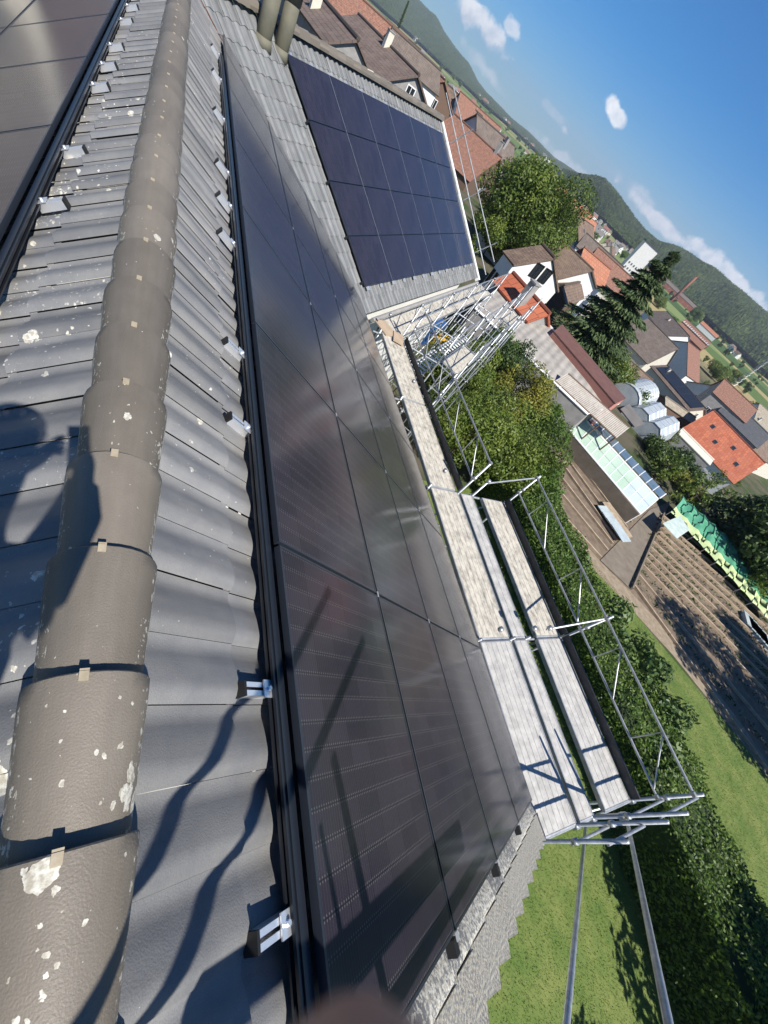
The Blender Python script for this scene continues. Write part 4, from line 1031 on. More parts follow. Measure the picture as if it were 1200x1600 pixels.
for i in range(NS):
    for j in range(NT): (mp_ if j < 2 else mb).face([netp(i, j), netp(i + 1, j), netp(i + 1, j + 1), netp(i, j + 1)])
for (mm, m_, nm) in ((mb, M_NET, 'net'), (mp_, M_NETP, 'net_skirt')):
    o = mm.build(nm, m_, nt_, smooth=True); bm = bmesh.new(); bm.from_mesh(o.data); bmesh.ops.remove_doubles(bm, verts=bm.verts, dist=.001); bm.to_mesh(o.data); bm.free()
    o.data.polygons.foreach_set('use_smooth', [True] * len(o.data.polygons))
for i in range(0, nh + 1):
    mb = MB()
    for j in range(NT): mb.tube(netp(i * 8, j) - A(0, 0, .03), netp(i * 8, j + 1) - A(0, 0, .03), .014, 6)
    p, q = netp(i * 8, 0), netp(i * 8, NT); mb.tube((p[0], p[1], HZ), p, .03, 6); mb.tube((q[0], q[1], HZ), q, .03, 6)
    mb.build('hoop', M_GALV, nt_)
M_PLAS = mat('clear_plastic', (.42, .52, .45), (.60, .66, .60), 3, rough=.25, bump=.6, bscale=3, spec=.7)
mb = MB(); q = [G(1035, 818, -8.0), G(1057, 842, -8.0), G(1077, 828, -7.7), G(1062, 806, -7.7)]; mb.prism(q, (0, 0, .03))
tag(mb.build('plastic_sheet', M_PLAS, None), 'crumpled clear plastic sheet at the corner of the green net tunnel', 'plastic sheet')
mb = MB()
for i in range(5):
    p = G(1172 + i * 7, 970 + i * 8, HZ + .3); mb.box((p[0], p[1], HZ + .3), (.75, .66, 0), (-.66, .75, 0), (0, 0, 1), .42, .7, .02); mb.box((p[0], p[1], HZ + .14), (.75, .66, 0), (-.66, .75, 0), (0, 0, 1), .38, .6, .14)
tag(mb.build('seed_frames', M_PANE, None), 'row of small pale seed frames beside the lower end of the green net', 'cold frame')

# long shed: grey plank roof, slatted strip, brown roof strip
M_PLANK = rib_mat('grey_plank_roof', (.26, .24, .21), (.36, .33, .29), .6, axis=0, contrast=.08, rough=.85, mscale=1.2)
M_SHEETB = mat('brown_sheet_roof', (.13, .06, .045), (.16, .08, .06), 2, rough=.6)
def slab(nm, q, m, parent, t=.08):
    mb = MB(); mb.prism(q, (0, 0, t)); return mb.build(nm, m, parent)
sh = empty('shed', G(890, 570), 'very long low shed with grey plank roof, white edge and open slatted end', 'shed')
sa, sb, sc_, sdd = G(742, 482, -6.3), G(792, 438, -5.6), G(966, 632, -5.6), G(918, 648, -6.3)
slab('roof', [sa, sdd, sc_, sb], M_PLANK, sh)
mb = MB(); mb.tube(sa + A(0, 0, .02), sdd + A(0, 0, .02), .09, 6); mb.tube(sb + A(0, 0, .08), sc_ + A(0, 0, .08), .10, 6)
for f in np.linspace(0, 1, 9): mb.tube(sa + (sdd - sa) * f + A(0, 0, .10), sb + (sc_ - sb) * f + A(0, 0, .04), .03, 5)
mb.build('roof_edge', M_TRIM, sh)
mb = MB()
for a, b in ((sa, sdd), (sdd, sc_), (sc_, sb), (sb, sa)): mb.prism([A(*a[:2], HZ), A(*b[:2], HZ), b - A(0, 0, .05), a - A(0, 0, .05)], unit(np.cross(b - a, (0, 0, 1))) * -.08)
mb.build('wall', M_GREYW, sh)
# slatted pergola
pg = empty('pergola', G(930, 650), 'slatted timber pergola joined to the end of the long shed', 'pergola')
pa, pb, pc, pd = G(868, 596, -6.2), G(888, 584, -5.5), G(982, 668, -5.5), G(962, 684, -6.2)
M_SLAT = mat('pale_slat', (.46, .42, .37), (.36, .32, .27), 3, rough=.85)
mb = MB()
for i in range(44):
    f = i / 43; a = pa + (pd - pa) * f; b = pb + (pc - pb) * f; mb.box((a + b) / 2, unit(b - a), unit(pd - pa), (0, 0, 1), np.linalg.norm(b - a) / 2, .05, .04)
mb.build('slats', M_SLAT, pg)
mb = MB(); mb.tube(pa, pd, .06, 6); mb.tube(pb, pc, .06, 6)
for f in np.linspace(0, 1, 5):
    for a, b in ((pa, pd), (pb, pc)): p = a + (b - a) * f; mb.tube((p[0], p[1], HZ), p, .05, 6)
mb.build('posts_and_beams', M_WOODW, pg)
slab('rear_roof', [G(968, 640, -5.9), G(990, 668, -5.9), G(1006, 664, -5.8), G(982, 632, -5.8)], mat('grey_felt', (.17, .155, .14), (.13, .12, .11), 1, rough=.9), pg)
bs_ = empty('brown_shed', G(920, 560), 'narrow brown sheet-metal roofed shed behind the plank roof', 'shed')
q = [G(864, 519, -5.3), G(960, 632, -5.3), G(976, 624, -5.1), G(877, 508, -5.1)]
slab('roof', q, M_SHEETB, bs_, .1)
mb = MB()
for a, b in ((q[0], q[1]), (q[1], q[2]), (q[2], q[3]), (q[3], q[0])): mb.prism([A(*a[:2], HZ), A(*b[:2], HZ), b - A(0, 0, .02), a - A(0, 0, .02)], unit(np.cross(b - a, (0, 0, 1))) * -.05)
mb.build('wall', mat('pink_wall', (.45, .20, .15), rough=.9), bs_)
# white polytunnels
M_POLY = mat('white_film', (.36, .39, .40), (.48, .51, .51), 1, rough=.35, spec=.6)
def tunnel(label, a, b, wd, h, ribs=8, facet=False):
    a = A(*a[:2], HZ); b = A(*b[:2], HZ); d = unit(b - a); nn = A(-d[1], d[0], 0); L = np.linalg.norm(b - a); t = empty('polytunnel', a, label, 'polytunnel', 'white polytunnels')
    n = 5 if facet else 10; mb = MB(); K = ribs * 2
    def pt(i, j):
        an = math.pi * j / n; rr = 1.0 if facet else 1 + .03 * (i % 2); return a + d * L * i / K + nn * wd * math.cos(an) * rr + A(0, 0, h * math.sin(an) ** .8 * rr)
    for i in range(K):
        for j in range(n): mb.face([pt(i, j), pt(i + 1, j), pt(i + 1, j + 1), pt(i, j + 1)])
    mb.face([pt(0, j) for j in range(n + 1)]); mb.face([pt(K, j) for j in range(n + 1)]); mb.build('film_cover', M_POLY, t)
    mb = MB()
    for i in range(0, K + 1, 2):
        for j in range(n): mb.tube(pt(i, j), pt(i, j + 1), .035, 5)
    mb.build('hoops', M_GALV, t)
tunnel('ribbed white polytunnel beside the end of the brown shed', G(966, 628), G(1000, 618), 1.9, 2.0)
tunnel('grey-white faceted polytunnel, the middle one', G(985, 662), G(1014, 650), 1.45, 1.8, 4, True)
tunnel('grey-white faceted polytunnel nearest the dark bushes', G(1002, 684), G(1034, 671), 1.4, 1.8, 4, True)

# ------------------------------------------------------------------ houses
RF = {}
RF['brown'] = tile_mat('brown_tiles', (.13, .085, .060), (.20, .135, .095), (.05, .035, .028), mott=(.24, .17, .11))
RF['red'] = tile_mat('red_tiles', (.34, .085, .038), (.46, .14, .065), (.14, .04, .022), rowh=1.1, roww=.55, mott=(.33, .11, .065), mscale=.4)
RF['orange'] = tile_mat('orange_tiles', (.34, .125, .065), (.40, .165, .09), (.16, .06, .035), mott=(.28, .13, .085), mscale=.8, roww=.6, rowh=.6)
RF['mottled'] = tile_mat('mottled_tiles', (.25, .105, .068), (.17, .09, .06), (.07, .035, .025), mott=(.34, .19, .13), mscale=2.5, rowh=.36, roww=.3)
RF['old'] = tile_mat('old_lichen_tiles', (.24, .13, .075), (.34, .22, .13), (.08, .05, .03), mott=(.44, .33, .19), mscale=2.2, rowh=.36, roww=.3)
RF['grey'] = tile_mat('grey_brown_tiles', (.115, .088, .070), (.16, .125, .10), (.045, .035, .03), rowh=.36, roww=.30, mott=(.18, .145, .12))
RF['taupe'] = tile_mat('taupe_shingles', (.12, .085, .068), (.165, .12, .095), (.035, .027, .022), rowh=.40, roww=.9, mott=(.19, .145, .12))
RF['dark'] = mat('dark_sheet_roof', (.045, .05, .058), (.07, .072, .078), 1.5, rough=.6)
RF['tan'] = tile_mat('tan_slates', (.24, .20, .145), (.31, .27, .20), (.11, .09, .07), rowh=.5, roww=.5, mott=(.36, .31, .23), mscale=1.0)
def window(parent, c, n, w_, h_, shutters=None, frame=M_WFR):
    n = unit(A(*n)); x = unit(np.cross((0, 0, 1), n)); c = A(*c)
    mb = MB()
    for d, e in ((-1, 0), (1, 0)): mb.box(c + x * d * w_ / 2 + n * .03, x, (0, 0, 1), n, .05, h_ / 2 + .05, .05)
    for d in (-1, 1): mb.box(c + A(0, 0, d * h_ / 2) + n * .03, x, (0, 0, 1), n, w_ / 2 - .05, .05, .05)
    mb.box(c + n * .03, x, (0, 0, 1), n, .03, h_ / 2 - .05, .035)
    f = mb.build('window', frame, parent)
    mb = MB(); mb.box(c + n * .012, x, (0, 0, 1), n, w_ / 2, h_ / 2, .01); g = mb.build('pane', M_GLASS, parent); g.parent = f
    if shutters:
        for d in (-1, 1):
            mb = MB(); mb.box(c + x * d * (w_ * .78) + n * .04, x, (0, 0, 1), n, w_ * .24, h_ / 2, .025); s = mb.build('shutter', shutters, parent)
    return f
def solve_house(r1, r2, e, wh, pitch, base=None):
    """ridge ends and one visible eave point (sight lines) + wall height + pitch -> ridge ends, axes and heights"""
    n_ = lambda q: (lambda d: d / (-d[2]))(ray(*q))
    ra, rb, re_ = n_(r1), n_(r2), n_(e); d = unit(A(*(rb - ra)[:2])); nn = A(-d[1], d[0]); tp = math.tan(math.radians(pitch))
    best = None
    for s in (1, -1):
        k = (1 - tp * s * (ra[:2] @ nn)) / (1 - tp * s * (re_[:2] @ nn))
        if 1.01 < k < 4 and (best is None or (-(ra[:2] @ nn)) * s > 0): best = (k, s)
    k, s = best; bz = -21.0 if base is None else base
    for _ in range(25):
        D = (C[2] - bz - wh) / k
        if base is not None: break
        bz = .5 * bz + .5 * ZT(*(C + (ra + rb) / 2 * D)[:2])
    a = C + ra * D; b = C + rb * D; ze = C[2] - k * D; n3 = A(nn[0] * s, nn[1] * s, 0)
    wd = abs(float(((C + re_ * k * D) - a) @ n3))
    return a, b, n3, wd, C[2] - D, ze, min(bz, ZT(a[0], a[1]), ZT(b[0], b[1])) - .3
def gable_house(label, r1, r2, e, wh, pitch, roof, wall, cat='house', ov=.35, win=(2, 2), chim=(), name='house', group=None, winf=M_WFR, shut=None, sky=0, th=.16, dorm=0, core=None, base=None):
    a, b, nn, wd, zr, ze, base = core or solve_house(r1, r2, e, wh, pitch, base)
    d = unit(b - a); L = np.linalg.norm(b - a); ov = min(ov, L * .08, wd * .15)
    print('HOUSE %-50s L %.1f w %.1f zr %.1f ze %.1f base %.1f dist %.0f' % (label[:50], L, wd * 2, zr, ze, base, np.linalg.norm((a - C)[:2])))
    t = empty(name, (*((a + b) / 2)[:2], base), label, cat, group)
    for sgn in (1, -1):
        p = [a + nn * sgn * (wd) + A(0, 0, ze - zr), b + nn * sgn * (wd) + A(0, 0, ze - zr), b, a]
        up = unit(np.cross(p[1] - p[0], p[2] - p[0])); up = up if up[2] > 0 else -up
        mb = MB(); mb.prism([q - up * th for q in p], up * th); mb.build('roof_slope', roof, t)
    mb = MB(); mb.tube(a + A(0, 0, .02), b + A(0, 0, .02), .16, 8); rdg = mb.build('ridge', roof, t)
    zi = (zr - ze) * ov / wd
    w0 = wd - ov; a2, b2 = a + d * ov, b - d * ov
    prof = lambda p: [A(*(p + nn * w0)[:2], base), A(*(p + nn * w0)[:2], ze + zi - th * 1.3), A(*p[:2], zr - th * 1.6), A(*(p - nn * w0)[:2], ze + zi - th * 1.3), A(*(p - nn * w0)[:2], base)]
    mb = MB(); mb.prism(prof(a2), b2 - a2); mb.build('wall', wall, t)
    # windows on the walls that face the viewer
    cam2 = C[:2]
    rows = max(1, int((ze - base - .6) / 2.7))
    for sgn in (1, -1):
        n_ = nn * sgn; c0 = (a + b) / 2 + n_ * w0
        if (cam2 - c0[:2]) @ n_[:2] > 0 and win[0]:
            for k in range(rows):
                for i in range(win[0]):
                    f = (i + .5) / win[0]; p = a2 + (b2 - a2) * f + n_ * w0; window(t, (p[0], p[1], base + 1.6 + 2.7 * k), n_, min(1.2, L / win[0] * .4), 1.25, shut, winf)
        p0, n2 = (a2, -d) if sgn > 0 else (b2, d)
        if (cam2 - p0[:2]) @ n2[:2] > 0 and win[1]:
            for k in range(rows + 1):
                zc = base + 1.6 + 2.7 * k
                if zc > zr - 1.6: break
                m_ = win[1] if k < rows else max(1, win[1] - 1)
                for i in range(m_):
                    f = (i + .5) / m_ * 2 - 1; sc2 = .8 if k < rows else .4; p = p0 + nn * w0 * f * sc2
                    window(t, (p[0], p[1], zc), n2, min(1.1, w0 / m_ * .6), 1.25, shut, winf)
    for (f, s, hh) in chim:
        p = a + (b - a) * f + nn * wd * s; z = zr + (ze - zr) * abs(s); mb = MB(); mb.box((p[0], p[1], z + hh / 2 - .3), d, nn, (0, 0, 1), .28, .36, hh / 2 + .3)
        c = mb.build('chimney', M_CREAM if hh < 1.4 else M_GREYW, t); mb = MB(); mb.box((p[0], p[1], z + hh + .06), d, nn, (0, 0, 1), .34, .42, .05); q = mb.build('chimney_cap', M_GREYW, t); q.parent = c
    for i in range(sky):
        f = (i + 1) / (sky + 1); s = .35 + .25 * (i % 2); p = a + (b - a) * f + nn * wd * s + A(0, 0, (ze - zr) * s); up = unit(A(*(nn * (zr - ze)))[:3] + A(0, 0, wd))
        mb = MB(); dn = unit(nn * wd + A(0, 0, ze - zr)); mb.box(p + up * .05, d, dn, up, .42, .55, .05); c = mb.build('roof_window', RF['dark'], t); mb = MB(); mb.box(p + up * .11, d, dn, up, .33, .45, .008); g = mb.build('pane', M_GLASS, t); g.parent = c
    for i in range(dorm):
        f = (i + 1) / (dorm + 1); p = a + (b - a) * f + nn * wd * .55 + A(0, 0, (ze - zr) * .55)
        mb = MB(); mb.box(p + A(0, 0, .35), d, nn, (0, 0, 1), .5, .8, .55); c = mb.build('dormer', wall, t)
        mb = MB(); mb.prism([p + d * .75 + nn * 1.0 + A(0, 0, .8), p - d * .75 + nn * 1.0 + A(0, 0, .8), p + nn * 1.0 + A(0, 0, 1.5)], -nn * 2.2); g = mb.build('dormer_roof', roof, t); g.parent = c
        mb = MB(); mb.box(p + nn * .81 + A(0, 0, .4), d, nn, (0, 0, 1), .3, .012, .35); g = mb.build('dormer_window', M_GLASS, t); g.parent = c
    return t
H = gable_house
def front_house(label, eL, eR, apex, wh, depth, roof, wall, base=-9, **kw):
    """gable end seen from the front: its two eave corners and its apex; the ridge runs away from the viewer"""
    n_ = lambda q: (lambda d: d / (-d[2]))(ray(*q))
    l, r = n_(eL), n_(eR); bz = base
    for _ in range(25):
        D = C[2] - bz - wh; m = C + (l + r) / 2 * D
    P, Q = C + l * D, C + r * D; m = (P + Q) / 2; ze = m[2]; u = unit(Q - P); aw = A(-u[1], u[0], 0); aw = aw if aw @ (m - C) > 0 else -aw
    zr = zof(m, *apex); a = A(m[0], m[1], zr); b = a + aw * depth
    return H(label, None, None, None, 0, 0, roof, wall, core=(a, b, u, np.linalg.norm(Q - P) / 2, zr, ze, min(bz, ZT(m[0], m[1])) - .3), **kw)
def sized_house(label, u, v, L, w_, wh, rh, ang, roof, wall, **kw):
    """house of a given size standing on the ground at the foot of sight line (u, v); ang: turn of the ridge from the line across the view"""
    p = GT(u, v); d0 = unit(A(*(p - C)[:2], 0)); an = math.atan2(d0[1], d0[0]) + math.pi / 2 + math.radians(ang); d = A(math.cos(an), math.sin(an), 0); nn = A(-d[1], d[0], 0)
    nn = nn if nn @ d0 < 0 else -nn; bz = p[2]; a = p - d * L / 2; b = p + d * L / 2; zr = bz + wh + rh; a[2] = b[2] = zr
    return H(label, None, None, None, 0, 0, roof, wall, core=(a, b, nn, w_ / 2, zr, bz + wh, bz), **kw)
F_ = front_house; Z_ = sized_house
def seen_house(label, u, v, dist, L, w_, rh, ang, roof, wall, **kw):
    """house whose ridge middle is seen at (u, v) from a given distance; its walls reach the ground there"""
    d = ray(u, v); P = C + d * dist / math.hypot(d[0], d[1]); d0 = unit(A(d[0], d[1], 0)); an = math.atan2(d0[1], d0[0]) + math.pi / 2 + math.radians(ang); q = A(math.cos(an), math.sin(an), 0); nn = A(-q[1], q[0], 0)
    nn = nn if nn @ d0 < 0 else -nn; bz = ZT(P[0], P[1]) - .3
    return H(label, None, None, None, 0, 0, roof, wall, core=(P - q * L / 2, P + q * L / 2, nn, w_ / 2, P[2], P[2] - rh, bz), **kw)
R_ = seen_house
H('neighbouring house with taupe shingle roof and white-edged gable just behind the wing ridge', (560, 62), (455, -60), (500, 58), 7.0, 30, RF['taupe'], M_GREYW, chim=((.35, .5, 1.0),), win=(0, 1), ov=.25, base=-9)
H('long taupe shingle roof house behind the white-edged gable', (655, 118), (560, 22), (610, 150), 6.0, 30, RF['taupe'], M_GREYW, chim=((.45, .1, 1.2),), win=(2, 1), base=-9)
H('house with lichen-mottled old tile roof next to the long shingle roof', (652, 100), (612, 62), (640, 155), 6.0, 33, RF['old'], M_CREAM, win=(3, 2), base=-10)
R_('white house with dark roof behind the mottled roof', 652, 78, 90, 9, 7, 2.2, 20, RF['grey'], M_WHITE, win=(3, 2))
H('red-brown roofed house with a row of pointed dormers', (663, 93), (696, 126), (672, 152), 6.0, 33, RF['mottled'], M_WOODW, dorm=4, win=(4, 1), base=-9)
H('house with wide red mottled roof behind the scaffold rails of the wing', (784, 247), (710, 178), (745, 295), 4.6, 32, RF['mottled'], M_WOODW, win=(3, 2), chim=((.12, .0, 1.6),), base=-12)
R_('small grey-roofed house with white gable above the big tree', 776, 204, 110, 12, 9, 3.5, 40, RF['grey'], M_WHITE, win=(1, 2), chim=((.3, .3, 1.4),))
R_('red-roofed house among the trees at the upper left', 752, 172, 150, 14, 9, 4, 20, RF['mottled'], M_WHITE, win=(2, 1))
R_('small brown-roofed house with cream wall near the fields', 727, 157, 150, 12, 8, 4, -20, RF['brown'], M_CREAM, win=(1, 1))
R_('orange-roofed house beside the copper beech', 597, 26, 120, 12, 9, 4, 15, RF['orange'], M_CREAM, win=(2, 1))
R_('pinkish-roofed house beyond the conifer at the top edge', 572, 4, 110, 12, 9, 4, -10, RF['mottled'], M_WHITE, win=(1, 1))
R_('brown-roofed white house beside the cypress', 632, 55, 150, 11, 8, 4, 30, RF['brown'], M_WHITE, win=(2, 1))
# middle ground beside the big tree
H('small low house with bright red pantile roof beside the wing scaffold', (801, 426), (859, 491), (798, 472), 3.4, 28, RF['red'], M_GREYW, chim=((.62, .75, 1.6),), win=(2, 1), ov=.2, base=-9)
F_('modern white house with black windows beside the big tree', (803, 414), (874, 456), (858, 396), 6.2, 2.4, RF['brown'], M_WHITE, win=(3, 3), winf=M_RUB, ov=.2, base=-11.7)
F_('white house with red shutters and arched windows', (872, 436), (934, 452), (912, 409), 5.6, 12, RF['brown'], M_WHITE, win=(3, 3), shut=M_SHUT, base=-11)
H('small dark timber shed with brown tiled roof in front of the red-shuttered house', (878, 446), (908, 440), (892, 476), 2.6, 30, RF['brown'], M_WOODW, win=(0, 0), base=-9)
H('brown-roofed house with blue gable and narrow white roof window', (903, 336), (928, 354), (908, 392), 5.5, 38, RF['brown'], M_BLUEW, win=(2, 2), chim=((.5, .6, .9),), sky=2, base=-15)
R_('orange-roofed house squeezed behind the red-shuttered house', 934, 404, 92, 7, 6, 2.6, 30, RF['orange'], M_BLUEW, win=(2, 2))
R_('small orange-roofed outbuilding next to the modern white house', 872, 378, 66, 3.6, 3, 1.4, 20, RF['orange'], M_WHITE, win=(0, 0))
R_('long grey roofed row house behind the orange roof', 946, 391, 135, 13, 8, 3, 5, RF['grey'], M_WHITE, win=(6, 1))
R_('red-brown roofed house in front of the tall spruce tip', 970, 418, 130, 15, 9, 4, 10, RF['mottled'], M_CREAM, win=(3, 1))
R_('long orange-roofed house below the wooded slope', 890, 303, 190, 22, 10, 4, 0, RF['orange'], M_CREAM, win=(5, 1))
R_('red-roofed house at the edge of the fields', 915, 333, 200, 13, 9, 4, 30, RF['orange'], M_WHITE, win=(2, 1))
R_('terracotta-roofed house between the fields and the blue gable', 878, 318, 170, 12, 9, 4, -25, RF['orange'], M_WHITE, win=(2, 1))
# right-hand quarter
H('large barn-like house with grey-brown ribbed tile roof and pale gable', (1013, 497), (1061, 545), (967, 522), 5.0, 30, RF['grey'], M_CREAM, win=(0, 1))
H('house with smooth grey-brown roof and small skylight behind the ribbed roof', (1042, 486), (1078, 526), (1027, 510), 5.0, 30, RF['grey'], M_WHITE, win=(2, 1), chim=((.4, .3, .9),))
H('house with weathered reddish brown tile roof behind the pale gable', (1075, 534), (1094, 549), (1050, 570), 5.0, 30, RF['mottled'], M_WHITE, win=(2, 1))
apt = H('cream apartment house with solar panels on its dark roof', (1042, 570), (1104, 640), (1016, 572), 7.0, 22, RF['taupe'], M_CREAM, win=(5, 2), chim=((.15, .3, .7),))
apt_c = solve_house((1042, 570), (1104, 640), (1016, 572), 7.0, 22)
H('old tan-slated house with white gable behind the apartment house', (1112, 601), (1146, 625), (1102, 634), 5.0, 32, RF['tan'], M_WHITE, win=(2, 2), sky=2)
R_('dusty red roofed house beside the field at the right', 1158, 616, 150, 12, 9, 3.5, 15, RF['mottled'], M_GREYW, win=(2, 1))
R_('dark grey roofed hall next to the tan-slated house', 1174, 652, 150, 14, 9, 3.5, 10, RF['dark'], M_GREYW, win=(2, 1))
H('tan-roofed house with white chimney at the right edge', (1187, 630), (1215, 655), (1180, 672), 5.0, 32, RF['tan'], M_WHITE, win=(2, 1), chim=((.2, .6, 1.2),))
H('house with bright red ribbed tile roof and roof windows at the right edge', (1115, 641), (1196, 724), (1080, 685), 5.5, 28, RF['red'], M_WHITE, win=(4, 2), sky=4, chim=())
H('brown-tiled house with white chimney just behind the bright red roof', (1147, 648), (1174, 670), (1156, 684), 5.0, 35, RF['brown'], M_WHITE, win=(1, 1), chim=((.3, .4, 1.2),))
H('dark brown roofed house on the right edge beyond the red roof', (1172, 668), (1225, 700), (1178, 712), 5.0, 30, RF['brown'], M_CREAM, win=(1, 1))
R_('flat cream annexe in front of the bright red roof', 1090, 694, 84, 7, 4, .5, 10, M_CREAM, M_GREYW, win=(0, 0), ov=.1)
R_('low shed with pale mossy roof beside the apartment house', 1064, 636, 115, 12, 4, .9, 50, RF['tan'], M_WOODW, win=(0, 0))
R_('brown-roofed garage at the foot of the spruce', 1002, 578, 105, 7, 5, 1.6, 20, RF['brown'], M_WOODW, win=(0, 0))
# off to the left of the roof, seen only as reflections in the left array
gable_house('broad brown-roofed neighbour on the left side, mirrored in the left array', None, None, None, 0, 0, RF['tan'], M_CREAM, core=(A(22, 21, 2.6), A(42, 21, 2.6), A(0, -1, 0), 8, 2.6, -3.0, HZ), win=(6, 0))
gable_house('second brown-roofed neighbour on the left side, farther along, mirrored in the left array', None, None, None, 0, 0, RF['brown'], M_CREAM, core=(A(48, 22, 3.4), A(88, 22, 3.4), A(0, -1, 0), 9, 3.4, -3.2, HZ), win=(6, 0))
# photovoltaic field on the apartment house
a, b, nn, wd, zr_, ze_, _ = apt_c
pt_ = lambda f, s: a + (b - a) * f + nn * wd * s + A(0, 0, (ze_ - zr_) * s)
for i in range(6):
    mb = MB(); f0, f1 = .06 + i * .15, .06 + i * .15 + .145; q = [pt_(f0, .08), pt_(f1, .08), pt_(f1, .78), pt_(f0, .78)]; mb.prism([p + A(0, 0, .14) for p in q], (0, 0, .05))
    tag(mb.build('solar_panel', M_FRAME, None), 'dark solar panel on the cream apartment house roof, %s from its chimney end' % ORD[i], 'solar panel', 'solar panels on the apartment house')
# factory with brick chimney
M_BRICK = mat('red_brick', (.30, .105, .07), (.24, .085, .06), .6, rough=.9)
FC = H('long reddish factory hall with a row of white roof lights', (1072, 498), (1112, 536), (1060, 512), 6, 25, RF['mottled'], M_BRICK, cat='factory', name='factory', win=(0, 0))
fcc = solve_house((1072, 498), (1112, 536), (1060, 512), 6, 25)
Z_('long brick factory wing at the foot of the chimney', 1056, 468, 90, 16, 7, 4, 0, RF['grey'], M_BRICK, cat='factory', name='factory', win=(9, 0))
Z_('orange-roofed factory hall beside the white roof lights', 1100, 522, 26, 12, 5, 3, 0, RF['orange'], M_WHITE, cat='factory', name='factory', win=(0, 0))
a, b, nn, wd, zr_, ze_, _ = fcc
mb = MB(); d = unit(b - a); L = np.linalg.norm(b - a)
for i in range(14):
    p = a + d * L * (i + .5) / 14 + nn * wd * .35 + A(0, 0, (ze_ - zr_) * .35); q = L / 14 * .42
    mb.prism([p - d * q, p + d * q, p + d * q + A(0, 0, q * 1.4)], nn * q * 3)
tag(mb.build('roof_lights', M_TRIM, None), 'row of white sawtooth roof lights on the factory hall', 'roof light')
base = GT(1048, 470); ztop = zof(base, 1092, 433); t = empty('factory_chimney', base, 'tall slender red brick factory chimney standing against the fields', 'chimney')
mb = MB(); hh = ztop - base[2]; mb.tube(base, base + A(0, 0, hh), hh * .055, 16, r1=hh * .036); mb.build('shaft', M_BRICK, t, smooth=True)
mb = MB(); mb.tube(base + A(0, 0, hh - .8), base + A(0, 0, hh), hh * .045, 16); mb.build('crown_ring', M_BRICK, t)
mb = MB(); mb.box(base + A(0, 0, 3), (1, 0, 0), (0, 1, 0), (0, 0, 1), 2.2, 2.2, 3); mb.build('plinth', M_BRICK, t)
# tall white block
p = C + ray(1000, 402) * 370; p[2] = ZT(p[0], p[1]); t = empty('apartment_block', p, 'tall white apartment block with dark side beyond the spruce tip', 'apartment block')
mb = MB()
zb = zof(A(p[0], p[1], 0), 1014, 382); mb.box((p[0], p[1], (p[2] + zb) / 2), (.75, -.66, 0), (.66, .75, 0), (0, 0, 1), 9, 5.5, (zb - p[2]) / 2); mb.build('wall', M_WHITE, t)
mb = MB(); mb.box((p[0], p[1], zb + .4), (.75, -.66, 0), (.66, .75, 0), (0, 0, 1), 9.3, 5.8, .4); mb.build('flat_roof', RF['dark'], t)
for k in range(4):
    for i in range(5):
        q = p + A(.75, -.66, 0) * (-7 + 3.5 * i) - A(.66, .75, 0) * 5.5; window(t, (q[0], q[1], p[2] + 2 + 3.0 * k), (-.66, -.75, 0), 1.6, 1.4)
        q = p - A(.75, -.66, 0) * 9 + A(.66, .75, 0) * (-4 + 2.0 * i); window(t, (q[0], q[1], p[2] + 2 + 3.0 * k), (-.75, .66, 0), 1.0, 1.4)

# ------------------------------------------------------------------ trees of the town
def at(u, v, top, r, m, lab, size=.3, dens=5, nc=30, cap=22000, name='tree', cat='tree', c0=.15):
    base = GT(u, v); z = zof(base, *top); r = r * max(1, (base[2] - C[2]) / (HZ - C[2])); tree(lab, base, z - base[2], r, m, size=size, dens=dens, nclump=nc, cap=cap, name=name, cat=cat, crown0=c0)
at(776, 412, (872, 248), 6.4, ML_TREE, 'huge spreading green tree beside the wing, in front of the red mottled roof', size=.17, dens=24, nc=60, cap=70000, c0=.1)
at(752, 402, (790, 330), 3.4, ML_TREE, 'lower green tree at the foot of the huge spreading tree', size=.14, dens=24, cap=30000)
base = GT(892, 560); zt = zof(base, 1052, 378); conifer('very tall dark spruce rising above the village roofs to the skyline', base, zt - base[2], 5.6, n=42000)
at(930, 590, (965, 540), 3.2, ML_TREE, 'rounded green tree between the spruce and the brown shed', size=.16, dens=18)
at(905, 560, (915, 500), 2.8, ML_CONI, 'dark green fir beside the tall spruce', size=.16, dens=18)
at(1050, 735, (1068, 705), 2.6, ML_DARK, 'dark bushy tree between the greenhouse and the bright red roof', size=.14, dens=22)
at(1020, 715, (1030, 690), 2.2, ML_DARK, 'smaller dark bush beside the white polytunnels', size=.14, dens=22)
at(1062, 765, (1078, 745), 1.8, ML_YEL, 'pale yellowish shrub above the top of the green net', size=.12, dens=22)
at(1150, 880, (1180, 715), 5.0, ML_DARK, 'very dark large tree in front of the bright red roof at the right edge', size=.20, dens=20, nc=60, cap=60000, c0=.05)
at(1215, 890, (1235, 760), 4.6, ML_DARK, 'second very dark tree at the right edge above the green net', size=.20, dens=18, nc=40, cap=40000, c0=.05)
at(1190, 930, (1200, 880), 2.2, ML_TREE, 'light green bush between the dark tree and the net tunnel', size=.12, dens=22, nc=20)
at(1040, 645, (1050, 625), 2.2, ML_DARK, 'grey green tree in front of the cream apartment house', size=.16, dens=16)
at(1110, 590, (1128, 568), 3.6, ML_TREE, 'round green tree behind the apartment house', size=.3, dens=8)
at(1145, 590, (1152, 576), 3.0, ML_TREE, 'green tree at the edge of the field near the pylon', size=.3, dens=8)
at(1025, 480, (1042, 470), 3.4, ML_TREE, 'green tree in front of the factory', size=.4, dens=5)
at(1078, 500, (1100, 485), 4.5, ML_HEDGE, 'pale green willow beside the factory chimney', size=.4, dens=5)
